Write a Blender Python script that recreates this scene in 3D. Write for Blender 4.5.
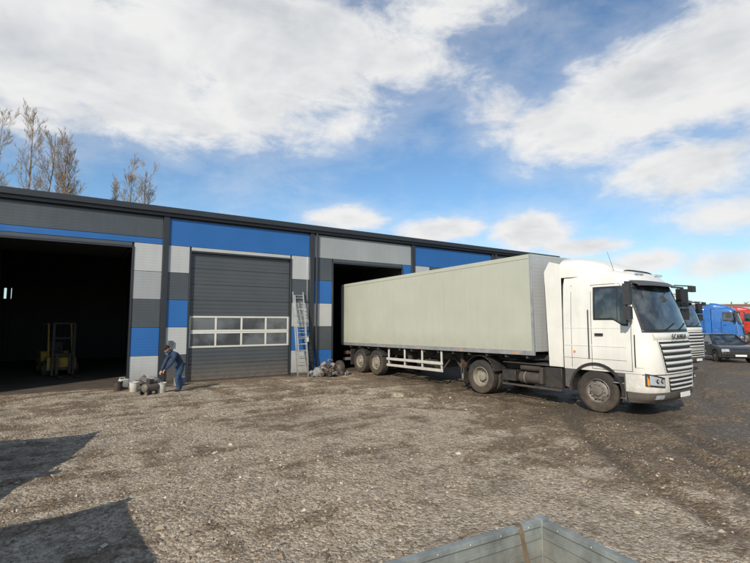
import bpy, bmesh, math, random
import numpy as np
from mathutils import Vector, Matrix
random.seed(7)
rng = np.random.default_rng(7)
R_ = math.radians
scene = bpy.context.scene
for o in list(bpy.data.objects):
    bpy.data.objects.remove(o)

SUN_EL = R_(31)
SX, SY = 0.80, 0.60          # horizontal travel direction of the sunlight

# ------------------------------------------------------------------ materials
def nn(nt, t, **kw):
    n = nt.nodes.new(t)
    for k, v in kw.items():
        setattr(n, k, v)
    return n

def mathn(nt, op, a, b=None, c=None, clamp=False):
    n = nt.nodes.new('ShaderNodeMath'); n.operation = op; n.use_clamp = clamp
    for i, x in enumerate((a, b, c)):
        if x is None: continue
        if isinstance(x, (int, float)): n.inputs[i].default_value = x
        else: nt.links.new(x, n.inputs[i])
    return n.outputs[0]

def mixc(nt, fac, a, b, blend='MIX'):
    n = nt.nodes.new('ShaderNodeMix'); n.data_type = 'RGBA'; n.blend_type = blend
    for s, x in ((n.inputs[0], fac), (n.inputs[6], a), (n.inputs[7], b)):
        if isinstance(x, (int, float)): s.default_value = x
        elif isinstance(x, tuple): s.default_value = (x[0], x[1], x[2], 1)
        else: nt.links.new(x, s)
    return n.outputs[2]

def maprange(nt, v, a, b, c=0.0, d=1.0, smooth=False):
    n = nt.nodes.new('ShaderNodeMapRange')
    if smooth: n.interpolation_type = 'SMOOTHSTEP'
    nt.links.new(v, n.inputs[0])
    for i, x in zip((1, 2, 3, 4), (a, b, c, d)): n.inputs[i].default_value = x
    return n.outputs[0]

def noise(nt, vec, scale, detail=3, rough=0.55, dist=0.0):
    n = nt.nodes.new('ShaderNodeTexNoise')
    if vec is not None: nt.links.new(vec, n.inputs['Vector'])
    n.inputs['Scale'].default_value = scale; n.inputs['Detail'].default_value = detail
    n.inputs['Roughness'].default_value = rough; n.inputs['Distortion'].default_value = dist
    return n.outputs[0]

def mapping(nt, vec, scale=(1,1,1), rot=(0,0,0), loc=(0,0,0)):
    n = nt.nodes.new('ShaderNodeMapping')
    nt.links.new(vec, n.inputs[0])
    n.inputs['Scale'].default_value = scale; n.inputs['Rotation'].default_value = rot; n.inputs['Location'].default_value = loc
    return n.outputs[0]

def new_mat(name):
    m = bpy.data.materials.new(name); m.use_nodes = True
    nt = m.node_tree
    return m, nt, nt.nodes['Principled BSDF']

def make_mat(name, col, rough=0.5, metal=0.0, var=0.12, scale=2.5, bump=0.0, bscale=30,
             dust=None, ribs=None, streak=0.0, spec=0.5, coat=0.0, island=0.0):
    m, nt, b = new_mat(name)
    geo = nn(nt, 'ShaderNodeNewGeometry')
    pos = geo.outputs['Position']
    f0 = noise(nt, pos, scale, 3, 0.6)
    f = maprange(nt, f0, 0.3, 0.7, 1 - var, 1 + var)
    if island:
        fi = maprange(nt, geo.outputs['Random Per Island'], 0, 1, 1 - island, 1 + island)
        f = mathn(nt, 'MULTIPLY', f, fi)
    if streak:
        s = noise(nt, mapping(nt, pos, (5, 5, 0.35)), 1.5, 3, 0.6)
        f = mathn(nt, 'MULTIPLY', f, maprange(nt, s, 0.35, 0.7, 1 + streak * 0.3, 1 - streak))
    base = mixc(nt, 1.0, tuple(col), f, 'MULTIPLY')
    if dust:
        (dc, z0, z1, amt) = dust
        sep = nn(nt, 'ShaderNodeSeparateXYZ'); nt.links.new(pos, sep.inputs[0])
        g = maprange(nt, sep.outputs[2], z0, z1, 1.0, 0.0)
        dn = noise(nt, pos, 6.0, 4, 0.7)
        g = mathn(nt, 'MULTIPLY', g, maprange(nt, dn, 0.3, 0.62, 0.25, 1.0))
        g = mathn(nt, 'MULTIPLY', g, amt, clamp=True)
        base = mixc(nt, g, base, tuple(dc))
    nt.links.new(base, b.inputs['Base Color'])
    rn = maprange(nt, f0, 0.3, 0.7, max(0.02, rough - 0.08), min(1, rough + 0.08))
    nt.links.new(rn, b.inputs['Roughness'])
    b.inputs['Metallic'].default_value = metal
    b.inputs['Specular IOR Level'].default_value = spec
    b.inputs['Coat Weight'].default_value = coat
    h = None
    if bump:
        h = mathn(nt, 'MULTIPLY', noise(nt, pos, bscale, 3, 0.6), bump)
    if ribs:
        sep = nn(nt, 'ShaderNodeSeparateXYZ'); nt.links.new(pos, sep.inputs[0])
        w = mathn(nt, 'SINE', mathn(nt, 'MULTIPLY', sep.outputs[2], 2 * math.pi / ribs[0]))
        w = mathn(nt, 'MULTIPLY', w, ribs[1])
        h = w if h is None else mathn(nt, 'ADD', h, w)
    if h is not None:
        bp = nn(nt, 'ShaderNodeBump'); bp.inputs['Strength'].default_value = 1.0
        bp.inputs['Distance'].default_value = 0.02
        nt.links.new(h, bp.inputs['Height']); nt.links.new(bp.outputs[0], b.inputs['Normal'])
    return m

DUST = (0.22, 0.16, 0.10)
RB = (0.10, 0.03)
M = {}
M['white'] = make_mat('white_paint', (0.74, 0.725, 0.665), 0.32, 0, 0.06, 1.5, dust=(DUST, 0.3, 1.6, 0.55), coat=0.3, streak=0.05)
M['white_b'] = make_mat('white_plastic', (0.60, 0.59, 0.55), 0.45, 0, 0.05, 3, dust=(DUST, 0.2, 1.6, 0.5))
M['greyp'] = make_mat('grey_plastic', (0.075, 0.077, 0.08), 0.55, 0, 0.15, 5, dust=(DUST, 0.1, 1.3, 0.5))
M['trailer'] = make_mat('trailer_skin', (0.44, 0.452, 0.372), 0.45, 0, 0.04, 0.9, dust=(DUST, 1.1, 1.9, 0.35), streak=0.03, bump=0.15, bscale=1.2)
M['alu'] = make_mat('aluminium', (0.50, 0.51, 0.51), 0.42, 0.6, 0.12, 5, dust=(DUST, 0.3, 1.4, 0.6))
M['alu2'] = make_mat('galvanised_board', (0.27, 0.29, 0.27), 0.5, 0.3, 0.3, 5, streak=0.3, bump=0.15, dust=(DUST, 0.5, 1.0, 0.8))
M['blackp'] = make_mat('black_plastic', (0.022, 0.022, 0.024), 0.5, 0, 0.2, 6, dust=(DUST, 0.0, 1.4, 0.25))
M['black'] = make_mat('black_matte', (0.012, 0.012, 0.013), 0.6, 0, 0.1, 6)
M['chassis'] = make_mat('chassis_steel', (0.04, 0.037, 0.034), 0.7, 0.1, 0.3, 8, dust=(DUST, 0.0, 1.6, 0.35))
M['tyre'] = make_mat('tyre_rubber', (0.024, 0.023, 0.022), 0.85, 0, 0.2, 12, dust=(DUST, -0.5, 1.1, 0.6), bump=0.3, bscale=60)
M['rim'] = make_mat('rim_steel', (0.19, 0.18, 0.17), 0.55, 0.3, 0.25, 10, dust=(DUST, -0.2, 1.2, 0.8))
M['rimw'] = make_mat('rim_white', (0.32, 0.30, 0.26), 0.55, 0.1, 0.2, 10, dust=(DUST, -0.2, 1.4, 0.85))
M['lamp'] = make_mat('lamp_lens', (0.50, 0.52, 0.55), 0.12, 0.3, 0.1, 10)
M['orange'] = make_mat('amber_lens', (0.8, 0.25, 0.02), 0.3, 0, 0.05)
M['red'] = make_mat('red_lens', (0.5, 0.02, 0.02), 0.3, 0, 0.05)
M['plate'] = make_mat('number_plate', (0.72, 0.72, 0.70), 0.4, 0, 0.03)
M['panel_dark'] = make_mat('panel_anthracite', (0.070, 0.080, 0.090), 0.42, 0.15, 0.06, 0.7, ribs=RB, streak=0.08, dust=(DUST, 0.0, 0.7, 0.55))
M['panel_blue'] = make_mat('panel_blue', (0.020, 0.115, 0.34), 0.42, 0.05, 0.06, 0.7, ribs=RB, dust=(DUST, 0.0, 0.7, 0.55))
M['panel_light'] = make_mat('panel_light_grey', (0.42, 0.43, 0.425), 0.42, 0.05, 0.05, 0.7, ribs=RB, streak=0.05, dust=(DUST, 0.0, 0.7, 0.55))
M['panel_grey'] = make_mat('panel_mid_grey', (0.30, 0.315, 0.32), 0.42, 0.05, 0.05, 0.7, ribs=RB, streak=0.05)
M['trim'] = make_mat('trim_anthracite', (0.032, 0.036, 0.042), 0.4, 0.2, 0.08, 2)
M['door'] = make_mat('door_anthracite', (0.070, 0.078, 0.086), 0.45, 0.15, 0.06, 1.0, ribs=(0.15, 0.12), dust=(DUST, 0.0, 0.8, 0.55))
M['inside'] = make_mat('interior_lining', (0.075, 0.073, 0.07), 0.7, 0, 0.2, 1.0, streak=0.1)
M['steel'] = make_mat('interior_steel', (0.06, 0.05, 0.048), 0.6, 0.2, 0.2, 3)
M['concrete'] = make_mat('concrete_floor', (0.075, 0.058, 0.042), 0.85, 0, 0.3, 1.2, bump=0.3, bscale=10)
M['yellow'] = make_mat('forklift_yellow', (0.42, 0.27, 0.04), 0.6, 0, 0.3, 5)
M['carpaint'] = make_mat('dark_car_paint', (0.018, 0.020, 0.024), 0.25, 0.3, 0.1, 2, dust=(DUST, 0.0, 1.0, 0.4), coat=0.6)
M['bluepaint'] = make_mat('blue_truck_paint', (0.03, 0.14, 0.42), 0.3, 0, 0.08, 2, dust=(DUST, 0.0, 1.4, 0.5), coat=0.4)
M['redpaint'] = make_mat('red_truck_paint', (0.45, 0.035, 0.02), 0.35, 0, 0.08, 2, dust=(DUST, 0.0, 1.4, 0.5), coat=0.4)
M['silver'] = make_mat('silver_paint', (0.45, 0.46, 0.47), 0.3, 0.5, 0.05, 2, dust=(DUST, 0.0, 1.0, 0.4), coat=0.4)
M['bark'] = make_mat('pale_bark', (0.30, 0.235, 0.165), 0.9, 0, 0.3, 1.2)
M['twig'] = make_mat('far_twigs', (0.15, 0.12, 0.095), 0.9, 0, 0.3, 0.5)
M['strap'] = make_mat('strap_webbing', (0.15, 0.10, 0.06), 0.9, 0, 0.2, 20)
M['wood'] = make_mat('plywood_floor', (0.11, 0.085, 0.06), 0.8, 0, 0.3, 4, bump=0.2)
M['jacket'] = make_mat('work_jacket', (0.020, 0.040, 0.080), 0.9, 0, 0.35, 9, bump=1.0, bscale=11)
M['trousers'] = make_mat('work_trousers', (0.022, 0.050, 0.105), 0.9, 0, 0.35, 9, bump=1.0, bscale=11)
M['skin'] = make_mat('skin', (0.50, 0.27, 0.18), 0.55, 0, 0.08, 15)
M['hair'] = make_mat('dark_hair', (0.015, 0.013, 0.014), 0.9, 0, 0.2, 30)
M['eye'] = make_mat('eye', (0.6, 0.6, 0.58), 0.3, 0, 0.02)
M['lips'] = make_mat('lips', (0.33, 0.12, 0.10), 0.5, 0, 0.02)
M['bucket'] = make_mat('bucket_plastic', (0.55, 0.55, 0.50), 0.5, 0, 0.15, 12, dust=(DUST, 0.0, 0.4, 0.6))
M['scrap'] = make_mat('scrap_metal', (0.16, 0.15, 0.145), 0.6, 0.4, 0.5, 14, island=0.7)
M['scraprust'] = make_mat('rusty_metal', (0.12, 0.07, 0.045), 0.8, 0.1, 0.4, 14, island=0.5)
M['bag'] = make_mat('grey_sack', (0.20, 0.20, 0.20), 0.8, 0, 0.3, 9, bump=0.8, bscale=20)
M['farwall'] = make_mat('far_wall', (0.45, 0.44, 0.42), 0.8, 0, 0.1, 0.2)
M['farroof'] = make_mat('far_roof', (0.22, 0.10, 0.07), 0.8, 0, 0.1, 0.2)

def glass_mat(name, col, rough=0.04, k=1.9, sc=1.2):
    m, nt, b = new_mat(name)
    geo = nn(nt, 'ShaderNodeNewGeometry')
    n = noise(nt, geo.outputs['Position'], sc, 3)
    base = mixc(nt, maprange(nt, n, 0.42, 0.62), tuple(col), tuple(c * k for c in col))
    nt.links.new(base, b.inputs['Base Color'])
    b.inputs['Roughness'].default_value = rough
    b.inputs['Specular IOR Level'].default_value = 0.9
    b.inputs['IOR'].default_value = 1.55
    return m
M['glass'] = glass_mat('vehicle_glass', (0.016, 0.019, 0.020), 0.04, 4.5, 2.4)  # pale blotches in the base colour paint a greyish reflection on the panes
M['doorglass'] = glass_mat('door_glazing', (0.05, 0.055, 0.06), 0.08, 2.5)

def stone_mat():
    m, nt, b = new_mat('gravel_stones')
    geo = nn(nt, 'ShaderNodeNewGeometry')
    r = geo.outputs['Random Per Island']
    cr = nn(nt, 'ShaderNodeValToRGB'); nt.links.new(r, cr.inputs[0])
    e = cr.color_ramp.elements
    e[0].position = 0; e[0].color = (0.13, 0.095, 0.062, 1)
    e[1].position = 1; e[1].color = (0.58, 0.53, 0.44, 1)
    for p, c in ((0.35, (0.26, 0.20, 0.14, 1)), (0.75, (0.37, 0.305, 0.225, 1)), (0.93, (0.44, 0.385, 0.30, 1))):
        x = e.new(p); x.color = c
    nt.links.new(cr.outputs[0], b.inputs['Base Color'])
    b.inputs['Roughness'].default_value = 0.9
    return m
M['stone'] = stone_mat()

def ground_mat():
    m, nt, b = new_mat('gravel_ground')
    geo = nn(nt, 'ShaderNodeNewGeometry'); pos = geo.outputs['Position']
    att = nn(nt, 'ShaderNodeAttribute'); att.attribute_name = 'rut'; rut = att.outputs['Fac']
    sep = nn(nt, 'ShaderNodeSeparateXYZ'); nt.links.new(pos, sep.inputs[0])
    X, Y = sep.outputs[0], sep.outputs[1]
    v1 = nn(nt, 'ShaderNodeTexVoronoi'); v1.inputs['Scale'].default_value = 24; nt.links.new(pos, v1.inputs['Vector'])
    v2 = nn(nt, 'ShaderNodeTexVoronoi'); v2.inputs['Scale'].default_value = 60; nt.links.new(pos, v2.inputs['Vector'])
    sv = nn(nt, 'ShaderNodeSeparateColor'); nt.links.new(v1.outputs['Color'], sv.inputs[0])
    sv2 = nn(nt, 'ShaderNodeSeparateColor'); nt.links.new(v2.outputs['Color'], sv2.inputs[0])
    st = mathn(nt, 'ADD', mathn(nt, 'MULTIPLY', sv.outputs[0], 0.55), mathn(nt, 'MULTIPLY', sv2.outputs[0], 0.45))
    cr = nn(nt, 'ShaderNodeValToRGB'); nt.links.new(st, cr.inputs[0])
    e = cr.color_ramp.elements
    e[0].position = 0.1; e[0].color = (0.20, 0.148, 0.098, 1)
    e[1].position = 0.95; e[1].color = (0.60, 0.53, 0.42, 1)
    x = e.new(0.5); x.color = (0.40, 0.325, 0.235, 1)
    gravel = cr.outputs[0]
    sn = noise(nt, pos, 11, 5, 0.7)
    soil = mixc(nt, maprange(nt, sn, 0.35, 0.65), (0.082, 0.054, 0.032), (0.23, 0.165, 0.103))
    big = noise(nt, pos, 0.32, 4, 0.62, 0.6)
    mid = noise(nt, pos, 1.5, 5, 0.7, 0.4)
    tr1 = noise(nt, mapping(nt, pos, (0.13, 1.7, 1), (0, 0, R_(14))), 1.0, 4, 0.65, 0.5)
    tr2 = noise(nt, mapping(nt, pos, (2.0, 0.15, 1), (0, 0, R_(-38))), 1.0, 4, 0.65, 0.4)
    p = mathn(nt, 'ADD', mathn(nt, 'MULTIPLY', big, 1.0), mathn(nt, 'MULTIPLY', mid, 0.95))
    p = mathn(nt, 'ADD', p, mathn(nt, 'MULTIPLY', tr1, 0.8))
    p = mathn(nt, 'ADD', p, mathn(nt, 'MULTIPLY', tr2, 0.35))
    xr = mathn(nt, 'SUBTRACT', X, mathn(nt, 'MULTIPLY', Y, 0.25))
    right = maprange(nt, xr, 4.5, 9.5, 0.0, 0.50, True)
    wall = maprange(nt, Y, 12.0, 17.0, 0.0, 0.12, True)
    p = mathn(nt, 'ADD', p, mathn(nt, 'ADD', right, wall))
    p = mathn(nt, 'ADD', p, mathn(nt, 'MULTIPLY', rut, 0.36))
    mud = maprange(nt, p, 1.50, 1.76, 0.0, 1.0, True)
    wet = maprange(nt, p, 1.86, 2.15, 0.0, 1.0, True)
    vlt = maprange(nt, mid, 0.3, 0.7, 1.15, 0.80)
    gravel = mixc(nt, 1.0, gravel, vlt, 'MULTIPLY')
    stonespeck = mathn(nt, 'GREATER_THAN', sv.outputs[1], 0.82)
    soil2 = mixc(nt, mathn(nt, 'MULTIPLY', stonespeck, 0.55), soil, gravel)
    soil2 = mixc(nt, 1.0, soil2, maprange(nt, wet, 0, 1, 1.0, 0.50), 'MULTIPLY')
    base = mixc(nt, mathn(nt, 'MULTIPLY', mud, 0.88), gravel, soil2)
    nt.links.new(base, b.inputs['Base Color'])
    nt.links.new(maprange(nt, wet, 0, 1, 0.95, 0.5), b.inputs['Roughness'])
    b.inputs['Specular IOR Level'].default_value = 0.25
    h = mathn(nt, 'MULTIPLY', mathn(nt, 'SUBTRACT', 1.0, v1.outputs['Distance']), 0.7)
    h = mathn(nt, 'ADD', h, mathn(nt, 'MULTIPLY', mathn(nt, 'SUBTRACT', 1.0, v2.outputs['Distance']), 0.25))
    h = mathn(nt, 'ADD', h, mathn(nt, 'MULTIPLY', sn, 1.8))
    h = mathn(nt, 'ADD', h, mathn(nt, 'MULTIPLY', mid, 3.0))
    bp = nn(nt, 'ShaderNodeBump'); bp.inputs['Strength'].default_value = 1.0; bp.inputs['Distance'].default_value = 0.032
    nt.links.new(h, bp.inputs['Height']); nt.links.new(bp.outputs[0], b.inputs['Normal'])
    return m
M['ground'] = ground_mat()

# ------------------------------------------------------------------ mesh builder
def empty(name, loc=(0, 0, 0), rz=0.0):
    o = bpy.data.objects.new(name, None)
    o.location = loc; o.rotation_euler = (0, 0, rz)
    scene.collection.objects.link(o)
    return o

class MB:
    def __init__(s): s.v = []; s.f = []; s.m = []; s.mats = []
    def mi(s, mat):
        if mat not in s.mats: s.mats.append(mat)
        return s.mats.index(mat)
    def add(s, vs, fs, mat):
        o = len(s.v); k = s.mi(mat)
        s.v += [tuple(v) for v in vs]
        for f in fs:
            s.f.append(tuple(o + i for i in f)); s.m.append(k)
    def box(s, x0, x1, y0, y1, z0, z1, mat):
        vs = [(x, y, z) for z in (z0, z1) for y in (y0, y1) for x in (x0, x1)]
        s.add(vs, [(0, 2, 3, 1), (4, 5, 7, 6), (0, 1, 5, 4), (2, 6, 7, 3), (0, 4, 6, 2), (1, 3, 7, 5)], mat)
    def obox(s, c, size, rot, mat):
        a, b_, c_ = [q / 2 for q in size]
        vs = [Vector(c) + rot @ Vector((x, y, z)) for z in (-c_, c_) for y in (-b_, b_) for x in (-a, a)]
        s.add(vs, [(0, 2, 3, 1), (4, 5, 7, 6), (0, 1, 5, 4), (2, 6, 7, 3), (0, 4, 6, 2), (1, 3, 7, 5)], mat)
    def bar(s, p0, p1, w, h, mat):
        p0 = Vector(p0); p1 = Vector(p1); d = p1 - p0
        q = d.to_track_quat('X', 'Z').to_matrix()
        s.obox((p0 + p1) / 2, (d.length, w, h), q, mat)
    def cyl(s, p0, p1, r0, r1, mat, n=14, caps=True):
        p0 = Vector(p0); p1 = Vector(p1); d = (p1 - p0)
        if d.length < 1e-6: return
        q = d.to_track_quat('Z', 'Y').to_matrix()
        vs = []
        for p, r in ((p0, r0), (p1, r1)):
            for i in range(n):
                a = 2 * math.pi * i / n
                vs.append(p + q @ Vector((r * math.cos(a), r * math.sin(a), 0)))
        fs = [(i, (i + 1) % n, n + (i + 1) % n, n + i) for i in range(n)]
        if caps:
            fs.append(tuple(range(n - 1, -1, -1))); fs.append(tuple(range(n, 2 * n)))
        s.add(vs, fs, mat)
    def prism(s, poly, x0, x1, mat):
        n = len(poly)
        vs = [(x0, y, z) for y, z in poly] + [(x1, y, z) for y, z in poly]
        fs = [tuple(range(n)), tuple(range(2 * n - 1, n - 1, -1))]
        fs += [(i, n + i, n + (i + 1) % n, (i + 1) % n) for i in range(n)]
        s.add(vs, fs, mat)
    def lathe(s, prof, c, mat, n=36, sgn=1):
        vs = []
        for r, x in prof:
            for i in range(n):
                a = 2 * math.pi * i / n
                vs.append((c[0] + sgn * x, c[1] + r * math.cos(a), c[2] + r * math.sin(a)))
        fs = []
        for k in range(len(prof) - 1):
            for i in range(n):
                j = (i + 1) % n
                fs.append((k * n + i, k * n + j, (k + 1) * n + j, (k + 1) * n + i))
        s.add(vs, fs, mat)
    def grid(s, fn, us, vs_, mat):
        vs = [fn(u, v) for v in vs_ for u in us]
        n = len(us)
        fs = [(j * n + i, j * n + i + 1, (j + 1) * n + i + 1, (j + 1) * n + i) for j in range(len(vs_) - 1) for i in range(n - 1)]
        s.add(vs, fs, mat)
    def build(s, name, parent=None, bevel=0.0, angle=38, recalc=True, loc=None, seg=2):
        me = bpy.data.meshes.new(name)
        me.from_pydata(s.v, [], s.f)
        for m in s.mats: me.materials.append(m)
        me.polygons.foreach_set('material_index', s.m)
        me.polygons.foreach_set('use_smooth', [True] * len(s.f))
        if recalc:
            bm = bmesh.new(); bm.from_mesh(me)
            bmesh.ops.recalc_face_normals(bm, faces=bm.faces)
            bm.to_mesh(me); bm.free()
        me.set_sharp_from_angle(angle=R_(angle))
        me.update()
        o = bpy.data.objects.new(name, me)
        scene.collection.objects.link(o)
        if parent: o.parent = parent
        if loc: o.location = loc
        if bevel:
            b = o.modifiers.new('bevel', 'BEVEL'); b.width = bevel; b.segments = seg
            b.limit_method = 'ANGLE'; b.angle_limit = R_(40)
            b.harden_normals = False
        return o

# ------------------------------------------------------------------ ground
wr = np.random.default_rng(11)
WK = np.exp(wr.uniform(math.log(0.5), math.log(13), 46)); WA = wr.uniform(0, 2 * np.pi, 46); WP = wr.uniform(0, 2 * np.pi, 46)
RUTS = [(30, -20, 30.0), (30, -20, 31.9), (20, 20, 14.6), (20, 20, 16.5), (6, -30, 41.4), (6, -30, 43.2), (-10, 30, 27.2), (-10, 30, 29.1), (2, 9, 8.6), (2, 9, 10.5), (24, -9, 19.2), (24, -9, 21.1)]
def rutf(x, y):
    r = np.zeros_like(x, dtype=float); h = np.zeros_like(x, dtype=float)
    for i, (cx, cy, R) in enumerate(RUTS):
        a = np.arctan2(y - cy, x - cx)
        d = np.hypot(x - cx, y - cy) - R - 0.10 * np.sin(a * 9 + i // 2)
        m = np.clip(0.55 + 0.6 * np.sin(a * 7.3 + (i // 2) * 1.9), 0, 1)
        g = np.exp(-(d / 0.17) ** 2) * m
        r = np.maximum(r, g); h += -0.06 * g + 0.032 * m * (np.exp(-((d - 0.30) / 0.10) ** 2) + np.exp(-((d + 0.30) / 0.10) ** 2))
    return r, h
def gz(x, y):
    x = np.asarray(x, float); y = np.asarray(y, float)
    h = np.zeros_like(x)
    for k, a, p in zip(WK, WA, WP):
        h += 0.0072 / k ** 0.72 * np.sin(k * (x * np.cos(a) + y * np.sin(a)) + p)
    h = h + rutf(x, y)[1]
    c = 1 - 0.8 * np.exp(-((x - 11.9) / 2.0) ** 4) * (y > 4)
    c = c * np.clip((17.6 - y) / 1.0, 0, 1)
    return h * c - 0.012
def build_ground():
    xs = np.array([-1500, -700, -300, -150, -80, -50, -35, -26, -18, -12, -9] + list(np.arange(-7, -3, 0.4)) + list(np.arange(-3, 18, 0.10)) + list(np.arange(18, 40, 0.5)) + [42, 46, 55, 70, 90, 130, 200, 350, 700, 1500])
    ys = np.array([-1500, -700, -300, -120, -60, -30, -15, -8, -5, -3] + list(np.arange(-2, 1, 0.3)) + list(np.arange(1, 18.2, 0.10)) + list(np.arange(19, 36, 2)) + [38, 42, 55, 75, 110, 200, 400, 800, 1500])
    XX, YY = np.meshgrid(xs, ys)
    near = (XX > -20) & (XX < 45) & (YY > -12) & (YY < 30)
    ZZ = np.where(near, gz(XX, YY), -0.02)
    ZZ = np.where((YY > 17.7), -0.03, ZZ)
    vs = np.stack([XX, YY, ZZ], -1).reshape(-1, 3)
    nx, ny = len(xs), len(ys)
    idx = np.arange(nx * ny).reshape(ny, nx)
    fs = np.stack([idx[:-1, :-1], idx[:-1, 1:], idx[1:, 1:], idx[1:, :-1]], -1).reshape(-1, 4)
    me = bpy.data.meshes.new('ground'); me.from_pydata(vs.tolist(), [], fs.tolist())
    me.polygons.foreach_set('use_smooth', [True] * len(fs))
    me.materials.append(M['ground'])
    at_ = me.attributes.new('rut', 'FLOAT', 'POINT')
    at_.data.foreach_set('value', np.where(near, rutf(XX, YY)[0], 0).reshape(-1).astype(np.float32))
    o = bpy.data.objects.new('ground', me); scene.collection.objects.link(o)
build_ground()

def build_gravel(n=48000):
    fx, fy = math.sin(R_(33.3)), math.cos(R_(33.3))
    d = 2.6 + rng.random(n) ** 1.5 * 11.5
    t = rng.uniform(-0.95, 0.95, n)
    r = t * d
    x = fx * d + fy * r; y = fy * d - fx * r
    keep = (np.sin(x * 0.9 + 1.5 * np.sin(y * .7)) + np.sin(y * 1.1 + x * .4) + rng.normal(0, 0.8, n)) > -0.3
    keep &= (y < 17.3) & ((x - 0.25 * y) < 6.5 + rng.normal(0, 2.2, n))
    keep &= rutf(x, y)[0] < rng.random(n)
    x = x[keep]; y = y[keep]; n = len(x)
    size = np.clip(rng.lognormal(-4.7, 0.58, n), 0.004, 0.05)
    z = gz(x, y)
    base = np.array([[1, 0, 0], [0, 1, 0], [-1, 0, 0], [0, -1, 0], [0, 0, 1], [0, 0, -1]], float)
    V = base[None] * rng.uniform(0.6, 1.25, (n, 6, 1)) + rng.normal(0, 0.18, (n, 6, 3))
    V[:, :, 2] *= 0.65
    ang = rng.uniform(0, 2 * np.pi, n); c, s_ = np.cos(ang), np.sin(ang)
    vx = V[:, :, 0] * c[:, None] - V[:, :, 1] * s_[:, None]; vy = V[:, :, 0] * s_[:, None] + V[:, :, 1] * c[:, None]
    V = np.stack([vx * size[:, None] + x[:, None], vy * size[:, None] + y[:, None], V[:, :, 2] * size[:, None] + (z + size * 0.2)[:, None]], -1)
    tri = np.array([[0, 1, 4], [1, 2, 4], [2, 3, 4], [3, 0, 4], [1, 0, 5], [2, 1, 5], [3, 2, 5], [0, 3, 5]])
    F = (tri[None] + (np.arange(n) * 6)[:, None, None]).reshape(-1, 3)
    me = bpy.data.meshes.new('gravel')
    me.from_pydata(V.reshape(-1, 3).tolist(), [], F.tolist())
    me.materials.append(M['stone'])
    o = bpy.data.objects.new('gravel', me); scene.collection.objects.link(o)
build_gravel()

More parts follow.
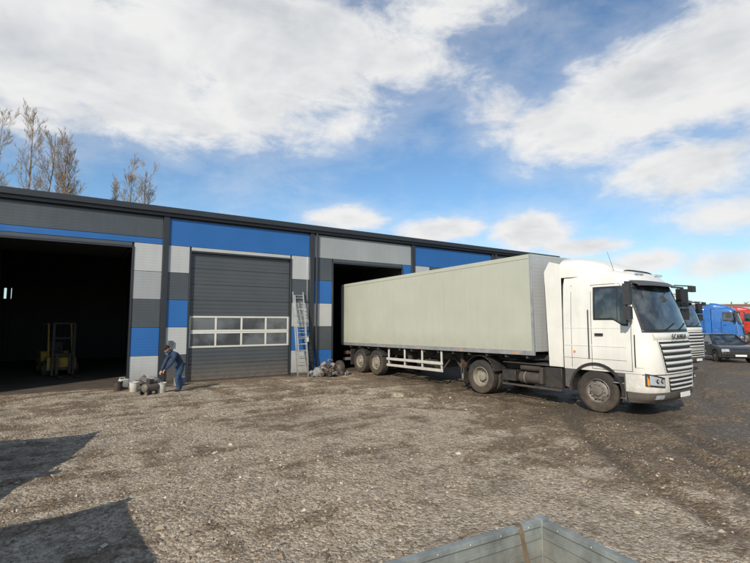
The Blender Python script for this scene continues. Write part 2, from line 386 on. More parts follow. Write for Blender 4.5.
# ------------------------------------------------------------------ building
WY = 18.1; BACK = 33.0
POSTS = [-8.75, -3.0, 2.75, 8.6, 14.15, 19.9, 25.6]
DOORS = [(-8.0, -3.8, 'closed'), (-2.4, 1.67, 'open'), (3.65, 7.62, 'closed'), (9.66, 13.47, 'open'), (15.3, 19.1, 'closed'), (21.0, 24.8, 'closed')]
DH = 4.8; TOP = 6.0
P = {'d': M['panel_dark'], 'b': M['panel_blue'], 'l': M['panel_light'], 'g': M['panel_grey']}
BAND = ['d', 'd', 'b', 'g', 'b', 'd']
LCOL = ['ddddd', 'ddddd', 'dlbdl', 'bdlbd', 'dlbdl', 'ddddd']
RCOL = ['ddddd', 'lbdgl', 'lbldl', 'dbldb', 'lbdll', 'ddddd']
bld = empty('industrial_building')
def build_building():
    w = MB(); g = 0.006
    X0, X1 = POSTS[0], POSTS[-1]
    back = M['trim']
    for i, (a, b, st) in enumerate(DOORS):
        p0, p1 = POSTS[i], POSTS[i + 1]
        w.box(p0, a, WY + 0.06, WY + 0.16, 0, DH, back)
        w.box(b, p1, WY + 0.06, WY + 0.16, 0, DH, back)
        w.box(p0, p1, WY + 0.06, WY + 0.16, DH, TOP + 0.2, back)
        for (xa, xb, cols) in ((p0 + 0.1, a - 0.06, LCOL[i]), (b + 0.06, p1 - 0.1, RCOL[i])):
            for k, c in enumerate(cols):
                w.box(xa + g, xb - g, WY, WY + 0.055, k + 0.08 * (k == 0) + g, k + 1 - g, P[c])
        w.box(p0 + 0.1 + g, p1 - 0.1 - g, WY, WY + 0.055, 5.0 + g + (0.22 if BAND[i] == 'd' else 0), TOP - g, P[BAND[i]])
        if BAND[i] == 'd':
            w.box(p0 + 0.1 + g, p1 - 0.1 - g, WY, WY + 0.055, 5.0 + g, 5.22 - g, P['b'])
        w.box(a + g, b - g, WY, WY + 0.055, DH + 0.07, 5.0 - g, P['d'] if BAND[i] == 'd' else P['l'] if i == 2 else P['d'])
        w.box(a - 0.06, a, WY - 0.03, WY + 0.2, 0, DH + 0.06, M['trim'])
        w.box(b, b + 0.06, WY - 0.03, WY + 0.2, 0, DH + 0.06, M['trim'])
        w.box(a, b, WY - 0.03, WY + 0.2, DH, DH + 0.06, M['trim'])
    for i, (a, b, st) in enumerate(DOORS):
        w.box(POSTS[i] + 0.1, a - 0.06, WY - 0.02, WY + 0.055, 0, 0.08, M['concrete'])
        w.box(b + 0.06, POSTS[i + 1] - 0.1, WY - 0.02, WY + 0.055, 0, 0.08, M['concrete'])
    w.build('front_wall', bld, bevel=0.004, seg=1)
    t = MB()
    for p in POSTS:
        t.box(p - 0.1, p + 0.1, WY - 0.07, WY + 0.06, 0, TOP + 0.05, M['trim'])
    t.box(X0 - 0.2, X1 + 0.2, WY - 0.14, WY + 0.2, TOP + 0.05, TOP + 0.30, M['trim'])
    t.box(X0 - 0.25, X1 + 0.25, WY - 0.24, WY - 0.14, TOP + 0.16, TOP + 0.34, M['trim'])
    t.box(X0 - 0.25, X1 + 0.25, WY - 0.22, WY + 0.3, TOP + 0.34, TOP + 0.37, M['trim'])
    t.build('fascia_and_posts', bld, bevel=0.006, seg=1)
    r = MB()
    r.box(X0 - 0.2, X1 + 0.2, WY + 0.3, BACK + 0.4, TOP + 0.24, TOP + 0.36, M['trim'])
    r.build('roof', bld)
    s = MB()
    s.box(X0 - 0.12, X0, WY + 0.16, BACK, 0, TOP + 0.24, M['panel_dark'])
    s.box(X1, X1 + 0.12, WY + 0.16, BACK, 0, TOP + 0.24, M['panel_dark'])
    wins = [(-3.25, -2.9), (16.0, 17.5)]
    x = X0
    for (wa, wb) in wins:
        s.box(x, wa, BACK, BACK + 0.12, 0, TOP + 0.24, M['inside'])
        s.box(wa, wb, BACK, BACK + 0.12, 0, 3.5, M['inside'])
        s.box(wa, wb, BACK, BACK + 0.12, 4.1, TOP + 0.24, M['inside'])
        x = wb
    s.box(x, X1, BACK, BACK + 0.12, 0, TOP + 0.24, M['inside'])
    s.build('outer_walls', bld)
    k = MB()
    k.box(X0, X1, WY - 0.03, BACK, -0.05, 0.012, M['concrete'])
    k.build('floor_slab', bld)
    k = MB()
    for p in POSTS[1:-1]:
        for y in (WY + 0.3, WY + 5, WY + 10, BACK - 0.3):
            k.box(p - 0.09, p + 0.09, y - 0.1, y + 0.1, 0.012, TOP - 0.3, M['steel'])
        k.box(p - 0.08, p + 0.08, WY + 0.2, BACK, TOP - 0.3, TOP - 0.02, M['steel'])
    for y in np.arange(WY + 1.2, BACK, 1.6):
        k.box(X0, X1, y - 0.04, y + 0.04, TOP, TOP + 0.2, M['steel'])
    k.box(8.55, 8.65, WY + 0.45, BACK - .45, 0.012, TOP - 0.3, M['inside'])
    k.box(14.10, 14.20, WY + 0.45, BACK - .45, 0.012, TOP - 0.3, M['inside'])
    for (a, b, st) in DOORS:
        if st == 'open':
            for xx in (a - 0.12, b + 0.04):
                k.box(xx, xx + 0.08, WY + 0.2, WY + 0.3, 0.012, DH, M['steel'])
                k.box(xx, xx + 0.08, WY + 0.3, WY + 4.5, DH + 0.1, DH + 0.18, M['steel'])
            k.box(a, b, WY + 0.45, WY + 4.6, DH + 0.2, DH + 0.25, M['door'])
    k.build('steel_frame', bld)
    dd = MB()
    for (a, b, st) in DOORS:
        if st != 'closed': continue
        win = (3.0 < a < 4.0)
        y0 = WY + 0.09; z = 0.02; hs = 0.6
        while z < DH - 0.05:
            z1 = min(z + hs, DH)
            if not (win and 1.2 < z + 0.3 < 2.4):
                dd.box(a, b, y0, y0 + 0.045, z + 0.004, z1 - 0.004, M['door'])
            else:
                n = 4; fr = M['white_b']
                dd.box(a, b, y0 - 0.005, y0 + 0.05, z + 0.004, z + 0.07, fr)
                dd.box(a, b, y0 - 0.005, y0 + 0.05, z1 - 0.07, z1 - 0.004, fr)
                wd = (b - a) / n
                for q in range(n + 1):
                    xc = min(max(a + q * wd, a + 0.035), b - 0.035)
                    dd.box(xc - 0.035, xc + 0.035, y0 - 0.003, y0 + 0.048, z + 0.07, z1 - 0.07, fr)
                dd.box(a + 0.07, b - 0.07, y0 + 0.015, y0 + 0.03, z + 0.07, z1 - 0.07, M['doorglass'])
            z += hs
    dd.build('sectional_doors', bld, bevel=0.004, seg=1)
    pp = MB()
    for p in (-3.0, 8.6, 19.9):
        pp.cyl((p + 0.22, WY - 0.08, 0.1), (p + 0.22, WY - 0.08, TOP + 0.1), 0.05, 0.05, M['trim'], 10)
    pp.build('downpipes', bld)
    q = MB()
    q.box(8.32, 8.46, WY - 0.10, WY - 0.001, 1.35, 1.60, M['white_b'])
    q.cyl((8.39, WY - 0.02, 1.6), (8.39, WY - 0.02, 5.0), 0.012, 0.012, M['alu'], 6)
    q.box(2.95, 3.10, WY - 0.09, WY - 0.001, 1.30, 1.52, M['greyp'])
    q.build('wall_boxes', bld, bevel=0.005)
build_building()

# ------------------------------------------------------------------ wheels
def wheel(mb, cx, cy, cz=0.51, r=0.51, w=0.30, side=-1, kind='front', rim=None):
    rim = rim or M['rim']
    hw = w / 2
    prof = [(r * 0.57, hw * 0.75), (r * 0.62, hw * 0.95), (r * 0.80, hw * 1.05), (r * 0.94, hw * 0.98), (r * 0.985, hw * 0.86), (r, hw * 0.7)]
    full = prof + [(rr, -x) for rr, x in reversed(prof)]
    mb.lathe(full, (cx, cy, cz), M['tyre'], 44, side)
    for gx in (-0.55, -0.18, 0.18, 0.55):
        mb.lathe([(r * 1.001, hw * gx - 0.006), (r * 1.004, hw * gx - 0.004), (r * 1.004, hw * gx + 0.004), (r * 1.001, hw * gx + 0.006)], (cx, cy, cz), M['black'], 44, side)
    if kind == 'front':
        p = [(r * 0.60, hw * 0.80), (r * 0.56, hw * 0.88), (r * 0.54, hw * 0.55), (r * 0.47, hw * 0.42), (r * 0.40, hw * 0.62), (r * 0.30, hw * 0.66), (r * 0.24, hw * 0.66), (r * 0.22, hw * 0.95), (r * 0.15, hw * 1.02), (0.001, hw * 1.04)]
        ring = r * 0.345; off = hw * 0.64
    else:
        p = [(r * 0.60, hw * 0.80), (r * 0.56, hw * 0.88), (r * 0.53, hw * 0.5), (r * 0.50, -hw * 0.25), (r * 0.42, -hw * 0.42), (r * 0.30, -hw * 0.42), (r * 0.27, -hw * 0.40), (r * 0.25, hw * 0.35), (r * 0.17, hw * 0.45), (0.001, hw * 0.46)]
        ring = r * 0.35; off = -hw * 0.42
    mb.lathe(p, (cx, cy, cz), rim, 36, side)
    for i in range(10):
        a = 2 * math.pi * i / 10
        y = cy + ring * math.cos(a); z = cz + ring * math.sin(a)
        mb.cyl((cx + side * (off - 0.01), y, z), (cx + side * (off + 0.045), y, z), 0.017 * r / .5, 0.015 * r / .5, M['rimw'], 6)
    if kind == 'front':
        for i in range(8):
            a = 2 * math.pi * (i + .5) / 8
            y = cy + r * 0.455 * math.cos(a); z = cz + r * 0.455 * math.sin(a)
            mb.cyl((cx + side * (hw * 0.44), y, z), (cx + side * (hw * 0.50), y, z), 0.026 * r / .5, 0.026 * r / .5, M['black'], 8)

# ------------------------------------------------------------------ tractor unit
ZK = [0.34, 0.45, 0.62, 1.0, 1.5, 2.02, 2.50, 3.04, 3.18, 3.32, 3.44, 3.52, 3.57]
YF = [0.18, 0.06, 0.01, 0.00, 0.03, 0.09, 0.22, 0.40, 0.46, 0.58, 0.78, 1.06, 1.45]
HW = [1.17, 1.22, 1.245, 1.245, 1.245, 1.24, 1.23, 1.195, 1.175, 1.13, 1.06, 0.94, 0.80]
NS, RR = 2.9, 0.52
def yf(z): return float(np.interp(z, ZK, YF))
def hwf(z): return float(np.interp(z, ZK, HW))
def f_y(x, z, off=0.0):
    hw = hwf(z) + off; q = min(1.0, abs(x) / hw)
    return yf(z) - off + (RR + off) * (1 - (max(0.0, 1 - q ** NS)) ** (1 / NS))
def s_x(y, z, off=0.0):
    hw = hwf(z) + off; a = (y - (yf(z) - off)) / (RR + off)
    if a >= 1: return hw
    a = max(0.0, a)
    return hw * (1 - (1 - a) ** NS) ** (1 / NS)

def outline(z, yr, off=0.0, n=36):
    pts = []
    hw = hwf(z) + off
    for i in range(n + 1):
        th = math.pi * i / n
        c, s = math.cos(th), math.sin(th)
        x = hw * math.copysign(abs(c) ** (2 / NS), c)
        y = yf(z) - off + (RR + off) * (1 - abs(s) ** (2 / NS))
        pts.append((x, y, z))
    pts.append((-hw, yr, z)); pts.append((hw, yr, z))
    return pts

def loft(mb, zs, yr, mat, off=0.0):
    rows = [outline(z, yr, off) for z in zs]
    n = len(rows[0]); vs = [p for r in rows for p in r]
    fs = [(k * n + i, k * n + (i + 1) % n, (k + 1) * n + (i + 1) % n, (k + 1) * n + i) for k in range(len(zs) - 1) for i in range(n)]
    fs.append(tuple(range(n - 1, -1, -1))); fs.append(tuple(range((len(zs) - 1) * n, len(zs) * n)))
    mb.add(vs, fs, mat)

def fpatch(mb, x0, x1, z0, z1, off, mat, nx=24, nz=6):
    us = np.linspace(x0, x1, nx); vs = np.linspace(z0, z1, nz)
    mb.grid(lambda x, z: (x, f_y(x, z, off), z), us, vs, mat)
def ftrap(mb, x0, x1, z0, z1, k, off, mat, nx=32, nz=10):
    us = np.linspace(x0, x1, nx); vs = np.linspace(0, 1, nz)
    def fn(x, t):
        z = z0 + (z1 - z0) * t; xx = x * (k + (1 - k) * t)
        return (xx, f_y(xx, z, off), z)
    mb.grid(fn, us, vs, mat)
def spatch(mb, side, y0, y1, zlo, zhi, off, mat, ny=12, nz=6):
    lo = zlo if callable(zlo) else (lambda y: zlo)
    hi = zhi if callable(zhi) else (lambda y: zhi)
    us = np.linspace(y0, y1, ny); vs = np.linspace(0, 1, nz)
    def fn(y, t):
        z = lo(y) + (hi(y) - lo(y)) * t
        return (side * s_x(y, z, off), y, z)
    mb.grid(fn, us, vs, mat)

def build_tractor(name, loc, rz, paint, grillebar, detail=True, letters=False):
    root = empty(name, loc, rz)
    c = MB()
    zs = list(np.arange(1.0, 3.05, 0.1)) + [3.04, 3.11, 3.18, 3.25, 3.32, 3.38, 3.44, 3.48, 3.52, 3.57]
    zs = sorted(set(round(z, 3) for z in zs))
    loft(c, zs, 2.25, paint)
    loft(c, [0.585, 0.62, 0.7, 0.85, 0.995], 0.72, paint)
    loft(c, [0.34, 0.37, 0.41, 0.45, 0.52, 0.58], 0.70, M['greyp'], -0.003)
    arc = []
    cx, cz, r = 1.42, 0.52, 0.63
    for i in range(0, 19):
        a = math.pi * (1.02 - i / 18 * 1.04)
        arc.append((cx + r * math.cos(a), cz + r * math.sin(a)))
    stepp = [(0.725, 0.36)] + [p for p in arc if p[0] < 1.05] + [(1.05, 1.02), (0.725, 1.02)]
    for s in (-1, 1):
        c.prism(stepp, s * 1.235, s * 0.95, M['greyp'])
        c.prism([p for p in arc if p[0] > 1.8] + [(2.24, 0.55), (2.24, 1.03), (1.86, 1.03)], s * 1.243, s * 0.95, M['greyp'])
    def defl(u, v):
        y = 0.86 + v * 1.51
        h = 0.43 * (math.sin(min(1, v * 1.02) * math.pi / 2)) ** 1.0
        w = 0.82 + 0.34 * min(1, v * 1.3)
        a = math.pi * u
        cc, ss = math.cos(a), math.sin(a)
        x = w * math.copysign(abs(cc) ** 0.5, cc)
        return (x, y, 3.36 + (h + 0.14) * abs(ss) ** 0.5)
    c.grid(defl, np.linspace(0, 1, 41), np.linspace(0, 1, 16), paint)
    def lip(u, v):
        p = defl(u, 1.0); return (p[0] * (1 - 0.06 * v), p[1], 3.3 + (p[2] - 3.3) * (1 - 0.06 * v))
    c.grid(lip, np.linspace(0, 1, 41), [0, 1], M['blackp'])
    for s in (-1, 1):
        c.prism([(2.29, 1.02), (2.70, 1.02), (2.78, 3.55), (2.62, 3.82), (2.29, 3.72)], s * 1.225, s * 1.195, paint)
    c.build('cab', root, bevel=0.008)
    g = MB()
    fpatch(g, -1.18, 1.18, 1.95, 3.10, 0.003, M['blackp'], 48, 12)
    fpatch(g, -1.145, 1.145, 2.02, 3.03, 0.008, M['glass'], 48, 12)
    for s in (-1, 1):
        spatch(g, s, 0.60, 1.44, lambda y: 2.10 + max(0, min(1, (y - 0.72) / 0.22)) * 0.14, 3.06, 0.003, M['blackp'], 20, 8)
        spatch(g, s, 0.64, 1.39, lambda y: 2.15 + max(0, min(1, (y - 0.74) / 0.22)) * 0.14, 3.01, 0.008, M['glass'], 20, 8)
        spatch(g, s, 0.84, 0.855, 2.22, 3.01, 0.011, M['blackp'], 3, 6)
    g.build('windows', root, recalc=False)
    d = MB()
    for s in (-1, 1):
        for (a0, a1, z0, z1) in ((0.54, 0.552, 1.06, 3.12), (1.49, 1.502, 1.06, 3.12), (0.54, 1.502, 3.11, 3.122), (0.54, 1.502, 1.05, 1.062), (2.02, 2.03, 1.05, 3.15), (0.66, 2.24, 1.285, 1.293)):
            spatch(d, s, a0, a1, z0, z1, 0.002, M['black'], 8, 10)
        spatch(d, s, 0.66, 2.24, 1.60, 1.625, 0.010, paint, 12, 3)
        spatch(d, s, 0.66, 2.24, 2.04, 2.055, 0.007, paint, 12, 3)
        spatch(d, s, 0.30, 0.46, 1.15, 1.90, 0.012, paint, 6, 10)
        spatch(d, s, 0.465, 0.49, 1.15, 1.90, 0.004, M['black'], 4, 10)
        d.box(min(s * 1.25, s * 1.275), max(s * 1.25, s * 1.275), 1.20, 1.40, 1.86, 1.92, M['blackp'])
        d.cyl((s * 1.24, 1.95, 1.45), (s * 1.262, 1.95, 1.45), 0.03, 0.03, M['orange'], 10)
        d.cyl((s * 1.27, 1.56, 1.3), (s * 1.26, 1.56, 2.5), 0.014, 0.014, M['blackp'], 8)
        for z in (0.44, 0.78):
            d.box(min(s * 1.236, s * 1.25), max(s * 1.236, s * 1.25), 0.75, 0.83 if z < 0.6 else 0.98, z, z + 0.14, M['black'])
            d.box(min(s * 1.22, s * 1.27), max(s * 1.22, s * 1.27), 0.74, 0.83 if z < 0.6 else 0.99, z - 0.02, z, M['alu'])
        pts = [(1.42 + 0.655 * math.cos(math.pi * (1.03 - 1.06 * i / 20)), 0.52 + 0.655 * math.sin(math.pi * (1.03 - 1.06 * i / 20))) for i in range(21)]
        for p, q in zip(pts[:-1], pts[1:]):
            d.bar((s * 1.15, p[0], p[1]), (s * 1.15, q[0], q[1]), 0.27, 0.06, M['blackp'])
        d.bar((s * 1.14, 0.56, 3.12), (s * 1.60, 0.46, 3.10), 0.045, 0.045, M['blackp'])
        d.bar((s * 1.18, 0.54, 2.22), (s * 1.58, 0.46, 2.20), 0.045, 0.045, M['blackp'])
        rot = Matrix.Rotation(s * R_(-14), 3, 'Z')
        d.obox((s * 1.52, 0.46, 2.83), (0.29, 0.14, 0.48), rot, M['blackp'])
        d.obox((s * 1.52, 0.46, 2.40), (0.29, 0.14, 0.30), rot, M['blackp'])
        d.obox((s * 1.52, 0.533, 2.83), (0.24, 0.008, 0.43), rot, M['lamp'])
        def hl(off, x0, x1, z0, z1, mat, sl=0.10):
            us = np.linspace(0, 1, 14); vs = np.linspace(0, 1, 6)
            d.grid(lambda u, v: (s * (x0 + (x1 - x0) * u), f_y(x0 + (x1 - x0) * u, 0.85, off), z0 + (z1 - z0) * v + sl * u * (0.4 + 0.6 * v)), us, vs, mat)
        hl(0.008, 0.80, 1.215, 0.70, 0.93, M['blackp'])
        hl(0.016, 0.83, 1.17, 0.74, 0.89, M['lamp'])
        hl(0.020, 1.18, 1.205, 0.74, 0.88, M['orange'])
        for xx in (0.90, 1.02):
            d.cyl((s * xx, f_y(xx, 0.80, 0.012), 0.86), (s * xx, f_y(xx, 0.80, 0.032), 0.86), 0.05, 0.05, M['black'], 12)
            d.cyl((s * xx, f_y(xx, 0.80, 0.030), 0.86), (s * xx, f_y(xx, 0.80, 0.036), 0.86), 0.04, 0.036, M['lamp'], 12)
        fpatch(d, s * 0.78, s * 1.02, 0.44, 0.54, 0.012, M['lamp'], 8, 4)
    d.obox((0.88, 0.0, 3.02), (0.24, 0.1, 0.15), Matrix.Identity(3), M['blackp'])
    d.bar((0.9, 0.4, 3.14), (0.9, 0.0, 3.09), 0.03, 0.03, M['blackp'])
    us = np.linspace(-1.08, 1.08, 30)
    d.grid(lambda x, v: (x, f_y(x, 3.13, 0.012) - 0.22 * v, 3.19 - 0.12 * v), us, np.linspace(0, 1, 4), M['greyp'])
    d.grid(lambda x, v: (x, f_y(x, 3.13, 0.012) - 0.22, 3.07 - 0.02 * v), us, [0, 1], M['greyp'])
    for x in (-0.62, -0.40, 0.40, 0.62):
        d.obox((x, 0.62, 3.38), (0.16, 0.05, 0.05), Matrix.Identity(3), M['lamp'])
    d.cyl((-0.95, 1.0, 3.40), (-0.98, 1.15, 3.95), 0.007, 0.003, M['black'], 6)
    for x in (-0.55, 0.15):
        d.bar((x, f_y(x, 2.02, 0.03), 2.01), (x + 0.55, f_y(x + 0.55, 2.2, 0.03), 2.16), 0.02, 0.02, M['black'])
    d.build('mirrors_and_trim', root)
    q = MB()
    ftrap(q, -0.86, 0.86, 1.04, 1.74, 0.84, 0.006, M['black'])
    ftrap(q, -0.66, 0.66, 0.60, 0.93, 0.92, 0.006, M['black'])
    def gbar(x1, z0, z1, off, mat):
        us = np.linspace(-x1, x1, 34); m = (z0 + z1) / 2
        q.grid(lambda x, v: (x, f_y(x, m, off * (1 - abs(v)) + 0.008), m + v * (z1 - z0) / 2), us, [-1, -0.7, -.2, 0.6, 1], mat)
    for k in range(5):
        z = 1.07 + k * 0.136
        gbar(0.725 + 0.115 * (k / 4), z, z + 0.075, 0.035, grillebar)
    for k in range(3):
        z = 0.63 + k * 0.10
        gbar(0.61 + 0.02 * k, z, z + 0.05, 0.03, grillebar)
    gbar(1.0, 1.775, 1.93, 0.03, paint)
    fpatch(q, -1.23, 1.23, 0.985, 0.997, 0.004, M['black'], 38, 2)
    for s in (-1, 1):
        us = np.linspace(0, 1, 12)
        q.grid(lambda u, v: (s * (0.755 + 0.135 * u + 0.008 * v), f_y(0.755 + 0.135 * u + .008 * v, 1.0 + 0.78 * u, 0.004), 1.0 + 0.78 * u), us, [0, 1], M['black'])
    q.box(-0.26, 0.26, -0.055, -0.043, 0.46, 0.57, M['plate'])
    q.build('grille', root, recalc=False)
    h = MB(); ch = M['chassis']
    for s in (-1, 1):
        h.box(s * 0.42 - 0.04, s * 0.42 + 0.04, 0.75, 6.0, 0.72, 0.98, ch)
        pts = [(5.12 + 0.60 * math.cos(a), 0.56 + 0.60 * math.sin(a)) for a in np.linspace(R_(165), R_(15), 12)]
        for p, r_ in zip(pts[:-1], pts[1:]):
            h.bar((s * 0.95, p[0], p[1]), (s * 0.95, r_[0], r_[1]), 0.58, 0.02, M['blackp'])
    for y in (2.4, 3.3, 4.2, 5.1, 5.9):
        h.box(-0.42, 0.42, y - 0.05, y + 0.05, 0.78, 0.94, ch)
    h.box(-0.4, 0.4, 0.75, 2.2, 0.55, 0.98, ch)
    h.cyl((-1.0, 1.42, 0.52), (1.0, 1.42, 0.52), 0.07, 0.07, ch, 10)
    h.cyl((-1.0, 5.12, 0.52), (1.0, 5.12, 0.52), 0.09, 0.09, ch, 10)
    h.cyl((0, 5.12, 0.35), (0, 5.12, 0.72), 0.22, 0.22, ch, 16)
    h.cyl((0, 2.2, 0.7), (0, 5.1, 0.55), 0.06, 0.06, ch, 10)
    h.box(-0.45, 0.45, 4.3, 5.1, 1.0, 1.08, ch)
    h.cyl((0, 4.65, 1.08), (0, 4.65, 1.14), 0.42, 0.38, ch, 20)
    h.box(-1.2, -0.55, 2.36, 2.85, 0.45, 0.98, M['blackp'])
    h.box(-1.18, -0.55, 2.95, 3.05, 0.5, 0.95, ch)
    h.cyl((-0.95, 3.08, 0.62), (-0.95, 3.78, 0.62), 0.17, 0.17, ch, 16)
    h.cyl((-1.02, 3.08, 0.90), (-1.02, 3.72, 0.90), 0.09, 0.09, ch, 14)
    for y in (3.2, 3.6): h.cyl((-0.95, y - .02, 0.62), (-0.95, y + .02, 0.62), 0.18, 0.18, M['scrap'], 16)
    h.cyl((-0.70, 3.08, 0.9), (-0.70, 3.9, 0.9), 0.12, 0.12, ch, 14)
    h.box(-1.15, -0.6, 3.86, 4.32, 0.50, 0.80, M['blackp'])
    h.box(-1.15, -0.5, 2.4, 4.3, 1.01, 1.03, M['greyp'])
    h.box(0.55, 1.18, 2.45, 4.2, 0.42, 1.0, M['alu'])
    h.bar((-1.17, 2.4, 0.40), (-1.17, 4.3, 0.40), 0.03, 0.06, ch)
    h.box(-0.95, -0.55, 2.27, 2.55, 1.1, 3.4, M['blackp'])
    h.box(0.3, 0.95, 2.27, 2.5, 1.1, 2.6, M['blackp'])
    for k, x in enumerate((-0.25, -0.1, 0.05)):
        pr = None
        for i in range(17):
            t = i / 16; y = 2.3 + 1.0 * t; z = 1.8 - 1.4 * t * (1 - t) - .3 * t
            p = (x + 0.05 * math.sin(6 * t + k), y, z)
            if pr: h.cyl(pr, p, 0.018, 0.018, (M['red'], M['blackp'], M['orange'])[k], 6, False)
            pr = p
    for s in (-1, 1):
        h.box(s * 0.85 - 0.25, s * 0.85 + 0.25, 6.0, 6.05, 0.72, 0.86, M['scraprust'])
        h.box(s * 0.95 - 0.28, s * 0.95 + 0.28, 5.78, 5.80, 0.28, 0.75, M['blackp'])
    h.build('chassis', root, bevel=0.01, seg=1)
    w = MB()
    for s in (-1, 1):
        wheel(w, s * 1.07, 1.42, side=s, kind='front', rim=M['rim'])
        wheel(w, s * 1.08, 5.12, side=s, kind='rear', w=0.27, rim=M['rimw'])
        wheel(w, s * 0.76, 5.12, side=s, kind='rear', w=0.27)
    w.build('wheels', root)
    if letters:
        cu = bpy.data.curves.new('badge_letters', 'FONT'); cu.body = 'SCANIA'; cu.size = 0.175; cu.extrude = 0.006
        cu.align_x = 'CENTER'; cu.space_character = 1.4
        t = bpy.data.objects.new('badge_letters', cu); scene.collection.objects.link(t)
        t.parent = root; t.location = (0.0, f_y(0, 1.85, 0.05) - 0.006, 1.792); t.rotation_euler = (R_(90), 0, 0)
        cu.materials.append(M['blackp'])
    return root

TX = 11.88
A = R_(3.0); px_, py_ = TX, 9.88
lx = px_ + 4.65 * math.sin(A); ly = py_ - 4.65 * math.cos(A)
build_tractor('semi_truck_tractor', (lx, ly, 0), A, M['white'], M['white_b'], letters=True)
build_tractor('semi_truck_tractor.001', (23.5, 9.45, 0), 0, M['white'], M['white_b'])

# ------------------------------------------------------------------ box semi-trailer
def build_trailer(name, loc, rz=0.0, skin=None, L=13.6, pitch=0.0, axles=(7.95, 9.25, 10.55), guard=(3.75, 7.15)):
    skin = skin or M['trailer']
    root = empty(name, loc, rz); root.rotation_euler = (pitch, 0, rz)
    b = MB(); W = 1.27; z0, z1 = 1.16, 3.97
    b.box(-W, W, 0, L, z0 + 0.12, z1 - 0.03, skin)
    for s in (-1, 1):
        for (za, zb) in ((z0, z0 + 0.13), (z1 - 0.12, z1)):
            b.box(min(s * (W - 0.03), s * (W + 0.012)), max(s * (W - 0.03), s * (W + 0.012)), -0.01, L + 0.01, za, zb, M['alu'] if za < 2 else skin)
        for (ya, yb) in ((-0.012, 0.06), (L - 0.08, L + 0.012)):
            b.box(min(s * (W - 0.03), s * (W + 0.014)), max(s * (W - 0.03), s * (W + 0.014)), ya, yb, z0, z1 + 0.004, M['alu'])
        for y in np.arange(1.25, L - 0.5, 1.25):
            b.box(min(s * W, s * (W + 0.002)), max(s * W, s * (W + 0.002)), y - 0.004, y + 0.004, z0 + 0.13, z1 - 0.12, skin)
        for y in np.arange(0.6, L - 0.4, 2.2):
            b.box(min(s * (W + .012), s * (W + 0.02)), max(s * (W + .012), s * (W + 0.02)), y, y + 0.09, z0 + 0.03, z0 + 0.07, M['orange'])
        for y in np.arange(0.3, L, 0.5):
            b.cyl((s * (W + 0.01), y, z0 + 0.09), (s * (W + 0.018), y, z0 + 0.09), 0.008, 0.008, M['chassis'], 6)
    b.box(-W, W, -0.012, 0.0, z0 + 0.1, z1 - 0.02, M['panel_light'])
    b.box(-W + 0.01, W - 0.01, 0, L, z1 - 0.03, z1 + 0.0, skin)
    b.box(-W + 0.03, -0.01, L + 0.002, L + 0.03, z0 + 0.05, z1 - 0.06, skin); b.box(0.01, W - 0.03, L + 0.002, L + 0.03, z0 + 0.05, z1 - 0.06, skin)
    for x in (-0.75, -0.3, 0.3, 0.75):
        b.cyl((x, L + 0.05, z0 + 0.03), (x, L + 0.05, z1 - 0.05), 0.017, 0.017, M['alu'], 8)
    b.build('box_body', root, bevel=0.006, seg=1)
    f = MB(); ch = M['chassis']
    for s in (-1, 1):
        f.prism([(0.1, 1.15), (0.1, 1.02), (2.9, 1.02), (3.5, 0.80), (L - 0.1, 0.80), (L - 0.1, 1.15)], s * 0.45, s * 0.57, ch)
    for y in np.arange(0.3, L, 0.75):
        f.box(-W + 0.04, W - 0.04, y - 0.03, y + 0.03, 1.06, 1.155, ch)
    for s in (-1, 1):
        f.box(s * 0.82 - 0.07, s * 0.82 + 0.07, 3.15, 3.29, 0.42, 1.1, ch)
        f.box(s * 0.82 - 0.05, s * 0.82 + 0.05, 3.17, 3.27, 0.22, 0.45, M['alu'])
        f.box(s * 0.82 - 0.14, s * 0.82 + 0.14, 3.08, 3.36, 0.18, 0.22, ch)
        f.bar((s * 0.82, 3.3, 0.55), (s * 0.6, 4.0, 1.05), 0.05, 0.05, ch)
        X = s * (W - 0.03)
        for (za, zb) in ((0.42, 0.52), (0.66, 0.76)):
            f.box(min(X, X - s * 0.03), max(X, X - s * 0.03), guard[0], guard[1], za, zb, M['white_b'])
        for y in np.linspace(guard[0] + .1, guard[1] - .1, 4):
            f.box(min(X - s * 0.03, X - s * 0.08), max(X - s * 0.03, X - s * 0.08), y - 0.03, y + 0.03, 0.40, 1.14, M['white_b'])
            f.bar((X - s * 0.08, y, 0.5), (s * 0.6, y, 1.0), 0.04, 0.04, ch)
    f.bar((-0.82, 3.22, 0.7), (0.82, 3.22, 0.7), 0.05, 0.05, ch)
    f.box(-1.0, 1.0, 4.6, 5.5, 0.48, 0.78, ch)
    f.cyl((-0.9, 6.1, 0.85), (0.2, 6.1, 0.85), 0.14, 0.14, ch, 14)
    for y in axles:
        f.cyl((-1.0, y, 0.51), (1.0, y, 0.51), 0.07, 0.07, ch, 12)
        for s in (-1, 1):
            f.bar((s * 0.51, y - 0.6, 0.72), (s * 0.51, y, 0.50), 0.1, 0.07, ch)
            f.cyl((s * 0.51, y + 0.3, 0.5), (s * 0.51, y + 0.3, 0.82), 0.12, 0.13, ch, 12)
    for s in (-1, 1):
        f.box(s * 1.05 - 0.2, s * 1.05 + 0.2, axles[-1] + 0.75, axles[-1] + .77, 0.3, 1.0, M['blackp'])
        f.box(s * 0.9 - 0.25, s * 0.9 + 0.25, L - 0.06, L + 0.02, 0.72, 0.88, M['scraprust'])
        for y in axles:
            pts = [(y + 0.57 * math.cos(a), 0.51 + 0.57 * math.sin(a)) for a in np.linspace(R_(150), R_(30), 9)]
            for p, r_ in zip(pts[:-1], pts[1:]):
                f.bar((s * 1.08, p[0], p[1]), (s * 1.08, r_[0], r_[1]), 0.36, 0.015, M['blackp'])
